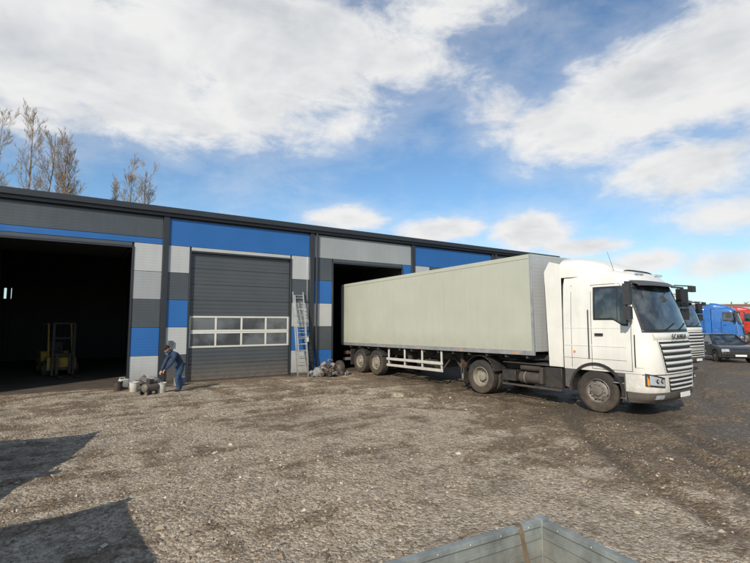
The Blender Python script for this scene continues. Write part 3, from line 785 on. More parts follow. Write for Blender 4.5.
    f.box(-1.2, 1.2, L - 0.12, L - 0.02, 0.45, 0.57, M['alu'])
    f.build('underframe', root, bevel=0.006, seg=1)
    w = MB()
    for y in axles:
        for s in (-1, 1):
            wheel(w, s * 1.07, y, side=s, kind='front', w=0.36, rim=M['rimw'])
    w.build('wheels', root)
    return root
PIT = -R_(0.8)
build_trailer('box_semi_trailer', (TX, 8.2, 8.6 * math.sin(-PIT)), 0, L=10.8, pitch=PIT, axles=(7.95, 9.22), guard=(3.8, 7.15))

# ------------------------------------------------------------------ cars
def build_car(name, loc, rz, paint):
    root = empty(name, loc, rz)
    L = 4.25; b = MB()
    def arch(cy):
        return [(cy + 0.37 * math.cos(a), 0.32 + 0.37 * math.sin(a)) for a in np.linspace(math.pi * 1.0, 0, 11)]
    poly = [(0.05, 0.30)] + [(0.30, 0.24)] + arch(0.85) + arch(3.40) + [(4.0, 0.26), (4.2, 0.36), (4.25, 0.70), (4.18, 1.0), (1.25, 0.97), (0.5, 0.88), (0.1, 0.72), (0.0, 0.5)]
    b.prism(poly, -0.87, 0.87, paint)
    b.build('body', root, bevel=0.05, seg=3)
    g = MB()
    bot = [(-0.80, 1.20, 0.96), (0.80, 1.20, 0.96), (0.80, 4.12, 0.99), (-0.80, 4.12, 0.99)]
    top = [(-0.62, 1.95, 1.44), (0.62, 1.95, 1.44), (0.64, 3.75, 1.47), (-0.64, 3.75, 1.47)]
    g.add(bot + top, [(0, 1, 5, 4), (1, 2, 6, 5), (2, 3, 7, 6), (3, 0, 4, 7), (4, 5, 6, 7)], M['glass'])
    g.build('glazing', root, bevel=0.03)
    r = MB()
    tb = [(x * 1.02, y, z + 0.005) for x, y, z in top]; tt = [(x * 0.93, y + (0.06 if y < 3 else -0.06), z + 0.055) for x, y, z in top]
    r.add(tb + tt, [(0, 3, 2, 1), (0, 1, 5, 4), (1, 2, 6, 5), (2, 3, 7, 6), (3, 0, 4, 7), (4, 5, 6, 7)], paint)
    for s in (-1, 1):
        r.bar((s * 0.79, 1.22, 0.97), (s * 0.63, 1.96, 1.46), 0.05, 0.06, paint)
        r.bar((s * 0.79, 4.10, 0.98), (s * 0.65, 3.74, 1.48), 0.07, 0.16, paint)
        r.bar((s * 0.805, 2.65, 0.97), (s * 0.645, 2.65, 1.46), 0.09, 0.03, paint)
        r.obox((s * 0.97, 1.55, 1.02), (0.17, 0.12, 0.12), Matrix.Identity(3), paint)
        r.obox((s * 0.66, 0.10, 0.68), (0.34, 0.2, 0.14), Matrix.Rotation(s * 0.35, 3, 'Z'), M['lamp'])
        r.obox((s * 0.70, 4.20, 0.82), (0.25, 0.1, 0.22), Matrix.Identity(3), M['red'])
        r.box(min(s * .868, s * .876), max(s * .868, s * .876), 1.3, 1.31, 0.4, 0.93, M['black'])
        r.box(min(s * .868, s * .876), max(s * .868, s * .876), 2.6, 2.61, 0.35, 0.95, M['black'])
    r.box(-0.45, 0.45, -0.01, 0.05, 0.42, 0.62, M['black'])
    r.box(-0.26, 0.26, -0.02, 0.0, 0.36, 0.46, M['plate'])
    r.build('roof_and_lamps', root, bevel=0.015)
    w = MB()
    for y in (0.85, 3.40):
        for s in (-1, 1):
            wheel(w, s * 0.77, y, 0.32, 0.32, 0.2, s, 'front')
    w.build('wheels', root)
    return root
build_car('parked_suv', (29.6, 9.9, 0), R_(-48), M['carpaint'])
build_car('offscreen_shadow_car', (-1.75, 1.3, 0), R_(3), M['silver'])  # unseen car, added left of frame to throw shadow onto the foreground
build_car('offscreen_shadow_car.001', (-2.75, 6.0, 0), R_(-9), M['carpaint'])  # second unseen car, placed only for its shadow on the gravel

def build_far_truck(name, x, y, rz, paint):
    return build_tractor(name, (x, y, 0), rz, paint, M['blackp'])
build_far_truck('blue_truck', 50.5, 16.5, R_(15), M['bluepaint'])
build_far_truck('blue_truck.001', 59.5, 21.3, R_(10), M['bluepaint'])
build_far_truck('red_truck', 62.5, 18.7, R_(10), M['redpaint'])
build_trailer('parked_box_trailer', (68.5, 21.0, 0), R_(8), M['farwall'], 13.6)

# ------------------------------------------------------------------ ladder
def build_ladder():
    b = MB(); a = M['alu']
    x0 = 7.92
    for k, (p0, p1, w) in enumerate((((0, 17.35, 0.0), (0, 17.98, 3.45), 0.23), ((0, 17.30, 0.45), (0, 17.86, 3.30), 0.19))):
        for s in (-1, 1):
            b.bar((x0 + s * w, p0[1], p0[2]), (x0 + s * w, p1[1], p1[2]), 0.028, 0.075, a)
        n = 12
        for i in range(n):
            t = (i + 0.5) / n
            y = p0[1] + (p1[1] - p0[1]) * t; z = p0[2] + (p1[2] - p0[2]) * t
            b.cyl((x0 - w, y, z), (x0 + w, y, z), 0.016, 0.016, a, 8)
    b.build('aluminium_ladder', None)
build_ladder()

# ------------------------------------------------------------------ scrap pile, buckets
def build_scrap(name, loc, n, sx, sy, hz, seed, wheel_=True):
    root = empty(name, loc)
    b = MB()
    rd = random.Random(seed)
    for i in range(n):
        r = rd.random() ** 0.7; a = rd.uniform(0, 6.28)
        x, y = sx * r * math.cos(a), sy * r * math.sin(a)
        z = rd.uniform(0.03, max(0.06, hz * (1 - r * .85)))
        rot = Matrix.Rotation(rd.uniform(0, 3), 3, 'Z') @ Matrix.Rotation(rd.uniform(-1, 1), 3, 'X') @ Matrix.Rotation(rd.uniform(-1, 1), 3, 'Y')
        m = rd.choice((M['scrap'], M['scrap'], M['scraprust'], M['blackp'], M['alu'], M['bag']))
        if rd.random() < 0.5:
            b.obox((x, y, z), (rd.uniform(.06, .3), rd.uniform(.04, .2), rd.uniform(.03, .15)), rot, m)
        else:
            v = rot @ Vector((rd.uniform(.1, .35), 0, 0)); c = Vector((x, y, z)); q = rd.uniform(0.02, 0.09)
            b.cyl(c - v / 2, c + v / 2, q, q * rd.uniform(.6, 1), m, 10)
    b.build('metal_parts', root, bevel=0.006, seg=1)
    if wheel_:
        w = MB(); wheel(w, 0.45, -0.12, 0.30, 0.30, 0.18, -1, 'front'); w.build('loose_wheel', root)
    s = bmesh.new(); bmesh.ops.create_icosphere(s, subdivisions=3, radius=1)
    for v in s.verts:
        n_ = 1 + 0.12 * math.sin(5 * v.co.x + 3 * v.co.z) + 0.09 * math.sin(9 * v.co.y + 4 * v.co.x)
        v.co = Vector((v.co.x * 0.26 * n_, v.co.y * 0.2 * n_, max(-0.14, v.co.z * 0.22 * n_) + 0.14))
    me = bpy.data.meshes.new('sack'); s.to_mesh(me); s.free(); me.materials.append(M['bag'])
    me.polygons.foreach_set('use_smooth', [True] * len(me.polygons))
    o = bpy.data.objects.new('sack', me); scene.collection.objects.link(o); o.parent = root; o.location = (-0.55 if wheel_ else 0.35, -0.15, 0)
build_scrap('scrap_pile', (8.95, 17.1, 0), 85, 0.90, 0.38, 0.66, 3)
build_scrap('scrap_pile.001', (2.05, 17.3, 0), 34, 0.65, 0.42, 0.40, 9, False)

def build_bucket(name, x, y, h=0.3, r=0.14, mat=None):
    root = empty(name, (x, y, 0)); mat = mat or M['bucket']
    b = MB(); n = 22
    prof = [(0.001, 0.0), (r * .82, 0.0), (r * 0.98, h), (r * 1.05, h), (r * 1.05, h - 0.02), (r * 0.95, h - 0.015), (r * 0.8, 0.02), (0.001, 0.02)]
    vs = []
    for rr, z in prof:
        for i in range(n):
            a = 2 * math.pi * i / n; vs.append((rr * math.cos(a), rr * math.sin(a), z))
    fs = [(k * n + i, k * n + (i + 1) % n, (k + 1) * n + (i + 1) % n, (k + 1) * n + i) for k in range(len(prof) - 1) for i in range(n)]
    b.add(vs, fs, mat)
    pr = None
    for i in range(13):
        a = math.pi * i / 12
        p = (r * 1.03 * math.cos(a), 0.06 * math.sin(a), h - 0.02 - 0.10 * math.sin(a))
        if pr: b.cyl(pr, p, 0.004, 0.004, M['alu'], 6, False)
        pr = p
    b.build('pail', root)
build_bucket('bucket', 2.42, 15.75, 0.32, 0.15)
build_bucket('bucket.001', 1.35, 17.1, 0.28, 0.14, M['blackp'])
build_bucket('bucket.002', 1.75, 16.55, 0.30, 0.14)
build_bucket('bucket.003', 3.35, 17.5, 0.26, 0.12, M['bluepaint'])

def build_canister(name, x, y, mat, rz):
    root = empty(name, (x, y, 0), rz); b = MB()
    b.box(-0.15, 0.15, -0.08, 0.08, 0, 0.30, mat)
    b.build('body', root, bevel=0.03, seg=3)
    c = MB(); c.cyl((0.1, 0, 0.29), (0.1, 0, 0.35), 0.03, 0.03, M['blackp'], 12)
    c.bar((-0.14, 0, 0.35), (0.03, 0, 0.35), 0.03, 0.02, mat); c.bar((-0.13, 0, 0.29), (-0.13, 0, 0.36), 0.03, 0.02, mat); c.bar((0.02, 0, 0.29), (0.02, 0, 0.36), 0.03, 0.02, mat)
    c.build('handle', root, bevel=0.004)
build_canister('plastic_canister', 1.55, 17.6, M['bucket'], 0.4)
build_canister('plastic_canister.001', 3.15, 17.2, M['bag'], 1.1)

def build_compressor():
    root = empty('air_compressor', (2.12, 15.60, 0), R_(35)); root.scale = (0.85, 0.85, 0.85); b = MB()
    b.cyl((-0.30, 0, 0.26), (0.30, 0, 0.26), 0.15, 0.15, M['greyp'], 20)
    for s in (-1, 1): b.cyl((s * 0.30, 0, 0.26), (s * 0.35, 0, 0.26), 0.15, 0.08, M['greyp'], 20)
    b.box(-0.16, 0.02, -0.09, 0.09, 0.41, 0.55, M['blackp']); b.cyl((0.02, 0, 0.48), (0.22, 0, 0.48), 0.08, 0.08, M['scrap'], 16)
    for y in (-0.17, 0.17): b.cyl((-0.22, y - .02, 0.10), (-0.22, y + .02, 0.10), 0.10, 0.10, M['black'], 18)
    b.box(0.2, 0.26, -0.03, 0.03, 0.0, 0.14, M['blackp'])
    b.bar((0.32, -0.1, 0.3), (0.48, -0.1, 0.6), 0.02, 0.02, M['blackp']); b.bar((0.32, 0.1, 0.3), (0.48, 0.1, 0.6), 0.02, 0.02, M['blackp']); b.bar((0.48, -0.1, 0.6), (0.48, 0.1, 0.6), 0.025, 0.025, M['blackp'])
    b.build('tank_and_pump', root, bevel=0.008)
build_compressor()

# ------------------------------------------------------------------ forklift
def build_forklift():
    root = empty('forklift', (-0.25, 22.9, 0), R_(12))
    b = MB(); y = M['yellow']; k = M['blackp']
    b.prism([(0.0, 0.25), (0.0, 0.75), (0.35, 0.82), (0.6, 0.55), (1.25, 0.55), (1.35, 0.95), (1.95, 0.95), (2.15, 0.75), (2.15, 0.28), (1.9, 0.2), (0.2, 0.2)], -0.5, 0.5, y)
    b.box(-0.25, 0.25, 1.2, 1.35, 0.95, 1.35, k); b.box(-0.25, 0.25, 0.85, 1.25, 0.80, 0.92, k)
    for s in (-1, 1):
        b.bar((s * 0.42, 0.3, 0.8), (s * 0.40, 0.65, 2.1), 0.06, 0.06, y)
        b.bar((s * 0.42, 1.85, 0.95), (s * 0.40, 1.65, 2.1), 0.06, 0.06, k)
        b.box(s * 0.42 - 0.03, s * 0.42 + 0.03, 0.6, 1.7, 2.08, 2.14, y)
        b.box(s * 0.36 - 0.05, s * 0.36 + 0.05, -0.22, -0.08, 0.05, 2.15, k)
        b.box(s * 0.22 - 0.05, s * 0.22 + 0.05, -0.30, -0.24, 0.1, 0.9, k)
        b.box(s * 0.28 - 0.06, s * 0.28 + 0.06, -1.35, -0.28, 0.05, 0.09, k)
    for q in np.arange(0.7, 1.7, 0.16): b.box(-0.42, 0.42, q - 0.015, q + 0.015, 2.1, 2.13, k)
    for z in (0.3, 0.85, 1.5, 2.1): b.box(-0.36, 0.36, -0.2, -0.12, z, z + 0.07, k)
    b.cyl((0, 0.4, 0.8), (0, 0.6, 1.15), 0.025, 0.025, k, 8)
    b.build('body', root, bevel=0.02)
    w = MB()
    for s in (-1, 1):
        wheel(w, s * 0.5, 0.3, 0.3, 0.3, 0.2, s, 'front'); wheel(w, s * 0.45, 1.75, 0.24, 0.24, 0.16, s, 'front')
    w.build('wheels', root)
build_forklift()

# ------------------------------------------------------------------ utility trailer (foreground)
def build_utility_trailer():
    th = R_(-4.5)
    root = empty('utility_trailer', (2.47, 1.90, 0), th)
    b = MB(); a = M['alu2']
    L, W, zf, zt = 3.3, 2.1, 0.58, 1.0
    b.box(-L, 0, -W, 0, zf - 0.05, zf, M['wood'])
    def board(x0, x1, y0, y1):
        b.box(x0, x1, y0, y1, zf + 0.001, zt - 0.03, a)
    t = 0.025
    board(-L + 0.03, -0.03, -t, 0); board(-L + 0.03, -0.03, -W, -W + t); board(-t, 0, -W + 0.03, -0.03); board(-L, -L + t, -W + 0.03, -0.03)
    b.box(-L + .03, -0.03, -t - 0.012, 0.012, zt - 0.03, zt, a); b.box(-L + .03, -0.03, -W - 0.012, -W + t + 0.012, zt - 0.03, zt, a)
    b.box(-t - 0.012, 0.012, -W + .03, -0.03, zt - 0.03, zt, a); b.box(-L - 0.012, -L + t + 0.012, -W + .03, -0.03, zt - 0.03, zt, a)
    for z in (0.68, 0.80, 0.90):
        b.box(-L + 0.04, -0.04, -t - 0.008, -t, z, z + 0.03, a)
        b.box(-t - 0.008, -t, -W + 0.04, -0.04, z, z + 0.03, a)
        b.box(0, 0.008, -W + 0.04, -0.04, z, z + 0.03, a); b.box(-L + 0.04, -0.04, 0, 0.008, z, z + 0.03, a)
    for (x, y) in ((0, 0), (-L, 0), (0, -W), (-L, -W)):
        b.box(x - 0.04, x + 0.02, y - 0.04 if y == 0 else y - 0.02, y + 0.02 if y == 0 else y + 0.04, zf - 0.1, zt + 0.012, M['alu2'])
    b.box(-0.10, -0.05, 0.012, 0.03, 0.86, 0.98, M['alu']); b.box(0.012, 0.03, -0.10, -0.05, 0.86, 0.98, M['alu'])
    for q in np.arange(0.15, 2.0, 0.22):
        b.cyl((-q, -t - 0.012, 0.985), (-q, -t - 0.017, 0.985), 0.007, 0.006, M['alu'], 8); b.cyl((-t - 0.012, -q, 0.985), (-t - 0.017, -q, 0.985), 0.007, 0.006, M['alu'], 8)
    b.build('bed', root, bevel=0.005)
    c = MB()
    c.box(-L, 0, -W + 0.2, -W + 0.3, zf - 0.15, zf - 0.05, M['chassis']); c.box(-L, 0, -0.3, -0.2, zf - 0.15, zf - 0.05, M['chassis'])
    c.bar((0, -W / 2, zf - 0.12), (-L - 1.0, -W / 2, zf - 0.12), 0.08, 0.08, M['chassis'])
    c.cyl((-L / 2, -W - 0.0, 0.32), (-L / 2, 0.0, 0.32), 0.04, 0.04, M['chassis'], 10)
    c.build('frame', root)
    e = bpy.data.objects.new('axle_wheels', None); scene.collection.objects.link(e); e.parent = root
    e.location = (-L / 2, 0, 0); e.rotation_euler = (0, 0, R_(90))
    w = MB(); wheel(w, -W + 0.30, 0, 0.30, 0.30, 0.19, -1, 'front'); wheel(w, -0.30, 0, 0.30, 0.30, 0.19, 1, 'front')
    w.build('wheels', e)
    s = MB(); x = -0.22
    path = [(x - .01, -0.16, 0.60), (x, -0.10, 0.80), (x, -0.05, 0.97), (x + .005, -0.03, 1.008), (x + .01, 0.0, 1.012), (x + .012, 0.022, 1.0), (x + 0.02, 0.03, 0.8), (x + 0.025, 0.03, 0.6)]
    for p, q in zip(path[:-1], path[1:]): s.bar(p, q, 0.028, 0.004, M['strap'])
    s.build('strap', root)
build_utility_trailer()

# ------------------------------------------------------------------ bare trees
def tree_mesh(name, loc, height, mat, seed, detail=1.0, spread=0.2, twr=0.022):
    rd = random.Random(seed)
    V = []; F = []
    def seg(p0, p1, r0, r1, n):
        d = (p1 - p0)
        if d.length < 1e-5: return
        q = d.to_track_quat('Z', 'Y').to_matrix(); o = len(V)
        for p, r in ((p0, r0), (p1, r1)):
            for i in range(n):
                a = 2 * math.pi * i / n
                V.append(tuple(p + q @ Vector((r * math.cos(a), r * math.sin(a), 0))))
        for i in range(n): F.append((o + i, o + (i + 1) % n, o + n + (i + 1) % n, o + n + i))
    def branch(p, d, L, r, lvl):
        ns = 5 if lvl < 2 else 3
        nk = (0, int(9 * detail), int(6 * detail), 0)[lvl] if lvl < 4 else 0
        pts = [p]; cur = d.copy()
        for i in range(ns):
            cur = (cur + Vector((rd.gauss(0, .09), rd.gauss(0, .09), 0.10 + rd.gauss(0, .05)))).normalized()
            pts.append(pts[-1] + cur * L / ns)
        for i in range(ns):
            ra = r * (1 - 0.8 * i / ns); rb = r * (1 - 0.8 * (i + 1) / ns)
            seg(pts[i], pts[i + 1], max(ra, twr), max(rb, twr * .8), 4 if lvl < 2 else 3)
        for k in range(nk):
            t = rd.uniform(0.2, 0.98) * ns; i = min(ns - 1, int(t)); q = pts[i].lerp(pts[i + 1], t - i)
            ax = (pts[i + 1] - pts[i]).normalized()
            side = Vector((rd.gauss(0, 1), rd.gauss(0, 1), rd.gauss(0, .5))).normalized()
            nd = (ax * 0.85 + side * rd.uniform(0.35, 0.7)).normalized()
            branch(q, nd, L * rd.uniform(0.35, 0.55) * (1.1 - 0.5 * t / ns), r * 0.45, lvl + 1)
    pts = [Vector((0, 0, 0))]; n = 12
    for i in range(n): pts.append(pts[-1] + Vector((rd.gauss(0, .10), rd.gauss(0, .10), height / n)))
    r0 = height * 0.011
    for i in range(n):
        seg(pts[i], pts[i + 1], r0 * (1 - 0.93 * i / n), r0 * (1 - 0.93 * (i + 1) / n), 8)
    for k in range(int(36 * detail)):
        t = rd.uniform(0.22, 0.97) * n; i = min(n - 1, int(t)); q = pts[i].lerp(pts[i + 1], t - i)
        a = rd.uniform(0, 6.28); s = rd.uniform(0.3, 0.75) * (spread / 0.2)
        d = Vector((math.cos(a) * s, math.sin(a) * s, 1)).normalized()
        L = height * rd.uniform(0.16, 0.27) * (1.15 - 0.7 * t / n)
        branch(q, d, L, r0 * 0.33 * (1.1 - t / n), 1)
    me = bpy.data.meshes.new(name); me.from_pydata(V, [], F); me.materials.append(mat)
    o = bpy.data.objects.new(name, me); scene.collection.objects.link(o); o.location = loc; o.rotation_euler = (0, 0, seed)
    return o
def at(px, d):
    t = (px - 375) / 460; r = t * d
    return (0.549 * d + 0.836 * r, 0.836 * d - 0.549 * r, 0)
for i, (px, top, d) in enumerate(((-10, 116, 46), (14, 112, 45), (44, 128, 46), (60, 136, 47), (67, 148, 48), (129, 163, 50), (142, 166, 52), (118, 184, 53))):
    H = (322 - top) / 460 * d + 2.2
    tree_mesh('bare_tree' if i == 0 else 'bare_tree.%03d' % i, at(px, d), H, M['bark'], i + 1, 1.0, 0.18, 0.010)

def build_treeline():
    obs = []
    k = 0
    for px in list(range(695, 775, 12)):
        d = random.uniform(125, 150); H = random.uniform(6, 9)
        o = tree_mesh('tl', at(px, d), H, M['twig'], 50 + k, 0.7, 0.5, 0.04); obs.append(o); k += 1
    for j in range(10):
        d = random.uniform(150, 200); o = tree_mesh('tl', at(780 + j * 60, d), random.uniform(8, 12), M['twig'], 90 + j, 0.7, 0.5, 0.06); obs.append(o)
    bpy.ops.object.select_all(action='DESELECT')
    for o in obs: o.select_set(True)
    bpy.context.view_layer.objects.active = obs[0]
    bpy.ops.object.join()
    bpy.context.view_layer.objects.active.name = 'distant_treeline'
build_treeline()

def build_house(name, px, d, w, h, roofh):
    x, y, _ = at(px, d); root = empty(name, (x, y, 0), R_(-40))
    b = MB(); b.box(-w / 2, w / 2, -4, 4, 0, h, M['farwall'])
    for i in range(int(w / 3)):
        xx = -w / 2 + 1.5 + i * 3; b.box(xx - 0.5, xx + 0.5, -4.03, -4.0, h * 0.35, h * 0.75, M['glass'])
    b.build('walls', root)
    r = MB(); r.prism([(-4.5, h), (4.5, h), (0, h + roofh)], -w / 2 - .4, w / 2 + .4, M['farroof']); r.build('roof', root)
build_house('distant_warehouse', 712, 105, 20, 4.4, 1.8)
build_house('distant_warehouse.001', 775, 120, 26, 4.8, 1.8)

# ------------------------------------------------------------------ person
def skin_chain(verts, edges, radii, root_i, sub=1):
    me = bpy.data.meshes.new('tmp'); me.from_pydata(verts, edges, [])
    o = bpy.data.objects.new('tmp', me); scene.collection.objects.link(o)
    o.modifiers.new('skin', 'SKIN')
    for i, r in enumerate(radii):
        sv = me.skin_vertices[0].data[i]
        sv.radius = r if isinstance(r, tuple) else (r, r)
        sv.use_root = (i == root_i)
    s = o.modifiers.new('sub', 'SUBSURF'); s.levels = sub; s.render_levels = sub
    dg = bpy.context.evaluated_depsgraph_get(); dg.update()
    m2 = bpy.data.meshes.new_from_object(o.evaluated_get(dg))
    bpy.data.objects.remove(o)
    m2.polygons.foreach_set('use_smooth', [True] * len(m2.polygons))
    return m2

def build_person():
    root = empty('man_working', (2.95, 15.75, -0.01), R_(196)); root.scale = (0.95, 0.95, 0.95)
    V = [(0, 0, .90), (.06, 0, 1.02), (.15, 0, 1.15), (.26, 0, 1.26), (.34, 0, 1.325), (.40, 0, 1.375)]
    Rr = [(.155, .13), (.155, .13), (.17, .14), (.165, .13), (.08, .08), (.058, .058)]
    E = [(0, 1), (1, 2), (2, 3), (3, 4), (4, 5)]
    def chain(start, pts, rs):
        p = start
        for q, r in zip(pts, rs):
            V.append(q); Rr.append((r, r)); E.append((p, len(V) - 1)); p = len(V) - 1
        return p
    hands = []
    for s in (-1, 1):
        f = 0.10 if s > 0 else -0.09
        chain(0, [(0.0, s * .105, .84), (0.03 + f * .5, s * .12, .66), (.06 + f, s * .13, .48), (.01 + f, s * .135, .28), (-.02 + f, s * .14, .11)],
              [.118, .105, .086, .080, .070])
        L = len(V) - 1
        V.append((.05 + f, s * .15, .055)); Rr.append((.055, .045)); E.append((L, len(V) - 1))
        V.append((.15 + f, s * .16, .045)); Rr.append((.048, .038)); E.append((len(V) - 2, len(V) - 1))
        wr_ = (.56, s * .13, .74 + (0.05 if s > 0 else 0))
        chain(3, [(.26, s * .175, 1.265), (.33, s * .22, 1.14), (.39, s * .225, 1.02), (.48, s * .18, .88), wr_],
              [.084, .074, .064, .056, .038])
        hands.append((s, wr_))
    me = skin_chain(V, E, Rr, 0, 2)
    me.name = 'clothed_body'
    for m in (M['trousers'], M['jacket'], M['skin'], M['black']): me.materials.append(m)
    for p in me.polygons:
        c = p.center
        if c.z < 0.105: k = 3
        elif c.x > .385 and abs(c.y) < .08 and c.z > 1.34: k = 2
        elif c.z < 0.86 and c.x < 0.30: k = 0
        else: k = 1
        p.material_index = k
    o = bpy.data.objects.new('clothed_body', me); scene.collection.objects.link(o); o.parent = root
    h = MB()
    n = 24
    def tube(c0, ax, R1, R2, r):
        ring = []; q = Vector(ax).to_track_quat('Z', 'Y').to_matrix()
        for i in range(n):
            a = 2 * math.pi * i / n
            cc = Vector((R1 * math.cos(a), R2 * math.sin(a), 0)); out = cc.normalized()
            for j in range(8):
                b = 2 * math.pi * j / 8
                ring.append(Vector(c0) + q @ (cc + out * r * math.cos(b) + Vector((0, 0, r * math.sin(b)))))
        fs = [(i * 8 + j, ((i + 1) % n) * 8 + j, ((i + 1) % n) * 8 + (j + 1) % 8, i * 8 + (j + 1) % 8) for i in range(n) for j in range(8)]
        h.add(ring, fs, M['jacket'])
    tube((.365, 0, 1.365), (.55, 0, .7), .065, .08, .035)
    tube((.0, 0, .88), (.2, 0, 1), .155, .175, .022)
    h.build('hood_and_waistband', root)
    bm = bmesh.new(); bmesh.ops.create_uvsphere(bm, u_segments=28, v_segments=20, radius=1)
    for v in bm.verts:
        x, y, z = v.co
        jaw = 1 - 0.25 * max(0, -z) ** 1.5
        v.co = Vector((x * .098 * (1 + 0.03 * z) * jaw + (0.012 if z < -0.3 and x > 0 else 0), y * .078 * jaw, z * .118))
        if x > 0.75:
            dn = math.exp(-((y / .16) ** 2) - ((z + 0.18) / .22) ** 2); v.co.x += .020 * dn
            for s in (-1, 1): v.co.x -= .010 * math.exp(-(((y - s * .38) / .16) ** 2) - ((z - .05) / .12) ** 2)
    hm = bpy.data.meshes.new('head'); bm.to_mesh(hm); bm.free()
    hm.polygons.foreach_set('use_smooth', [True] * len(hm.polygons))
    hm.materials.append(M['skin']); hm.materials.append(M['hair'])
    for p in hm.polygons:
        c = p.center
        if c.z > 0.045 or (c.x < 0.0 and c.z > -0.05 and not (abs(c.y) > .06 and c.x > -.03 and c.z < .03)): p.material_index = 1
    ho = bpy.data.objects.new('head', hm); scene.collection.objects.link(ho); ho.parent = root
    ho.location = (.475, 0, 1.445); ho.rotation_euler = (0, R_(46), R_(4))
    fb = MB()
    def ell(c, r, mat, n=10):
        vs = []; fs = []
        for j in range(n + 1):
            ph = math.pi * j / n
            for i in range(n):
                a = 2 * math.pi * i / n
                vs.append((c[0] + r[0] * math.sin(ph) * math.cos(a), c[1] + r[1] * math.sin(ph) * math.sin(a), c[2] + r[2] * math.cos(ph)))
        for j in range(n):
            for i in range(n): fs.append((j * n + i, j * n + (i + 1) % n, (j + 1) * n + (i + 1) % n, (j + 1) * n + i))
        fb.add(vs, fs, mat)
    for s in (-1, 1):
        ell((.083, s * .030, .006), (.012, .013, .009), M['eye']); ell((.093, s * .030, .006), (.004, .005, .005), M['black'])
        ell((.088, s * .031, .026), (.008, .018, .004), M['hair'])
        ell((-.005, s * .080, -.008), (.018, .010, .030), M['skin'])
    ell((.098, 0, -.030), (.016, .013, .014), M['skin']); ell((.086, 0, -.062), (.010, .024, .006), M['lips'])
    ell((-.006, 0, .042), (.106, .087, .086), M['hair'], 16)
    fb.build('face_and_cap', ho, recalc=False)
    for s, wr_ in hands:
        w = Vector(wr_); fwd = Vector((.55, -s * .22, -.80)).normalized()
        lat = Vector((0.1, s * 1.0, -0.2)); lat = (lat - fwd * lat.dot(fwd)).normalized(); nrm = fwd.cross(lat).normalized()
        if nrm.x < 0: nrm = -nrm
        curl = -nrm
        hv = [tuple(w), tuple(w + fwd * .045), tuple(w + fwd * .085)]; hr = [(.026, .02), (.036, .018), (.036, .016)]
        pm = skin_chain(hv, [(0, 1), (1, 2)], hr, 0, 2)
        pm.materials.append(M['skin']); po = bpy.data.objects.new('palm', pm); scene.collection.objects.link(po); po.parent = root
        for fi in range(5):
            if fi < 4:
                b0 = w + fwd * .075 + lat * (-.030 + .020 * fi) ; ln = (.070, .080, .074, .056)[fi]
                d1 = (fwd + curl * .25).normalized(); d2 = (fwd + curl * .8).normalized(); d3 = (fwd * .5 + curl).normalized()
            else:
                b0 = w + fwd * .030 - lat * .028; ln = .060
                d1 = (fwd * .6 - lat * .7 + curl * .2).normalized(); d2 = (fwd - lat * .3 + curl * .4).normalized(); d3 = (fwd + curl * .6).normalized()
            p1 = b0 + d1 * ln * .45; p2 = p1 + d2 * ln * .32; p3 = p2 + d3 * ln * .25
            fm = skin_chain([tuple(b0), tuple(p1), tuple(p2), tuple(p3)], [(0, 1), (1, 2), (2, 3)], [.0095, .009, .008, .007], 0, 1)
            fm.materials.append(M['skin']); fo2 = bpy.data.objects.new('finger', fm); scene.collection.objects.link(fo2); fo2.parent = root
build_person()

# ------------------------------------------------------------------ camera
cam_d = bpy.data.cameras.new('camera'); cam = bpy.data.objects.new('camera', cam_d)
scene.collection.objects.link(cam); scene.camera = cam
cam_d.sensor_width = 36; cam_d.lens = 22.1; cam_d.clip_start = 0.05; cam_d.clip_end = 6000
cam.location = (0, 0, 2.2); cam.rotation_euler = (R_(95.0), 0, R_(-33.3))

# ------------------------------------------------------------------ sun + sky
sd = bpy.data.lights.new('sun', 'SUN'); sd.energy = 4.3; sd.angle = R_(0.55); sd.color = (1.0, 0.92, 0.80)
so = bpy.data.objects.new('sun', sd); scene.collection.objects.link(so)
dirv = Vector((SX * math.cos(SUN_EL), SY * math.cos(SUN_EL), -math.sin(SUN_EL)))
so.rotation_euler = dirv.to_track_quat('-Z', 'Y').to_euler(); so.location = (-30, -20, 30)

world = bpy.data.worlds.new('World'); scene.world = world; world.use_nodes = True
nt = world.node_tree
for n in list(nt.nodes): nt.nodes.remove(n)
out = nn(nt, 'ShaderNodeOutputWorld'); bg = nn(nt, 'ShaderNodeBackground'); nt.links.new(bg.outputs[0], out.inputs[0])
sky = nn(nt, 'ShaderNodeTexSky'); sky.sky_type = 'NISHITA'; sky.sun_disc = False
sky.sun_elevation = SUN_EL; sky.sun_rotation = math.atan2(-SX, -SY) % (2 * math.pi)
sky.air_density = 1.0; sky.dust_density = 0.6; sky.ozone_density = 1.8; sky.altitude = 100
tc = nn(nt, 'ShaderNodeTexCoord'); D = tc.outputs['Generated']
def dotv(v):
    n = nn(nt, 'ShaderNodeVectorMath', operation='DOT_PRODUCT'); nt.links.new(D, n.inputs[0]); n.inputs[1].default_value = v
    return n.outputs['Value']
cm = cam.rotation_euler.to_matrix()
def pdir(px, py):
    return (cm @ Vector(((px - 375) / 460.4, (281.5 - py) / 460.4, -1))).normalized()
CL = [
    (60, 45, 200, 82, 1.12), (280, 40, 200, 76, 1.12), (230, 105, 160, 42, 0.85), (440, 10, 95, 42, 0.95), (10, 110, 70, 30, 0.5),
    (655, 95, 130, 60, 1.1), (740, 70, 90, 80, 1.1), (575, 125, 115, 44, 1.0), (492, 105, 42, 50, 0.9), (690, 165, 115, 38, 0.9),
    (350, 218, 50, 15, 1.0), (440, 229, 62, 14, 1.0), (528, 230, 50, 21, 1.12), (580, 247, 50, 12, 0.85), (725, 218, 80, 26, 0.75), (735, 262, 100, 20, 0.7), (640, 262, 80, 14, 0.65),
]
tot = None
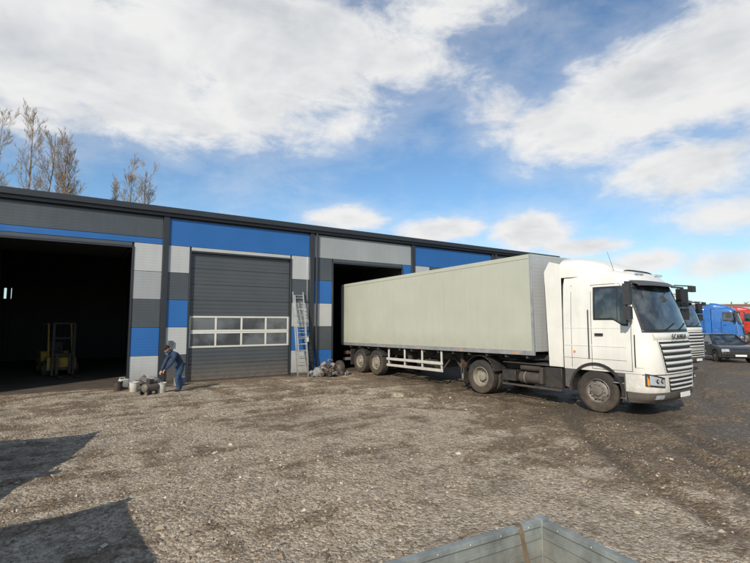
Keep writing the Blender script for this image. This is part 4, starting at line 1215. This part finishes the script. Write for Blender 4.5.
for (px, py, rx, ry, wt) in CL:
    c = pdir(px, py); t1 = Vector((0, 0, 1)).cross(c).normalized() * -1; t2 = c.cross(t1).normalized()
    l = (pdir(px + rx, py) - c).length; m_ = (pdir(px, py - ry) - c).length
    a = mathn(nt, 'MULTIPLY', dotv(tuple(t1)), 1 / l); b = mathn(nt, 'MULTIPLY', dotv(tuple(t2)), 1 / m_)
    q = mathn(nt, 'ADD', mathn(nt, 'MULTIPLY', a, a), mathn(nt, 'MULTIPLY', b, b))
    g = mathn(nt, 'EXPONENT', mathn(nt, 'MULTIPLY', q, -0.8))
    g = mathn(nt, 'MULTIPLY', g, mathn(nt, 'GREATER_THAN', dotv(tuple(c)), 0.0))
    g = mathn(nt, 'MULTIPLY', g, wt)
    tot = g if tot is None else mathn(nt, 'MAXIMUM', tot, g)
mp = mapping(nt, D, (1, 1, 2.0))
n1 = noise(nt, mp, 2.4, 5, 0.6, 0.3)
n2 = noise(nt, mp, 8.0, 6, 0.62, 0.25)
mp2 = mapping(nt, D, (1, 1, 2.0), loc=(0.0, 0.0, 0.09))
n1b = noise(nt, mp2, 2.4, 5, 0.6, 0.3)
nz = mathn(nt, 'ADD', mathn(nt, 'MULTIPLY', n1, 1.2), mathn(nt, 'MULTIPLY', n2, 1.1))
dens = mathn(nt, 'ADD', mathn(nt, 'SUBTRACT', nz, 1.15), mathn(nt, 'MULTIPLY', tot, 0.95))
back = maprange(nt, dotv((-math.sin(R_(33.3)), -math.cos(R_(33.3)), 0.0)), -0.2, 0.5, 0.0, 0.4)
dens = mathn(nt, 'ADD', dens, back)
mask = maprange(nt, dens, 0.18, 0.76, 0.0, 1.0, True)
thin = mathn(nt, 'MULTIPLY', maprange(nt, dens, -0.15, 0.5, 0.0, 1.0, True), 0.28)
mask = mathn(nt, 'MAXIMUM', mask, thin)
relief = mathn(nt, 'SUBTRACT', n1, n1b)
shade = mathn(nt, 'ADD', maprange(nt, dens, 0.70, 1.35, 0.0, 0.7), mathn(nt, 'MULTIPLY', relief, 2.4), clamp=True)
shade = mathn(nt, 'ADD', shade, maprange(nt, n2, 0.42, 0.62, 0.14, -0.14), clamp=True)
ccol = mixc(nt, shade, (9.1, 9.1, 9.05), (5.5, 5.9, 6.4))
skyc = mixc(nt, 1.0, sky.outputs[0], (1.12, 1.40, 1.54), 'MULTIPLY')
fin = mixc(nt, mask, skyc, ccol)
nt.links.new(fin, bg.inputs[0]); bg.inputs[1].default_value = 0.095

scene.view_settings.view_transform = 'Standard'; scene.view_settings.look = 'None'; scene.view_settings.exposure = 0
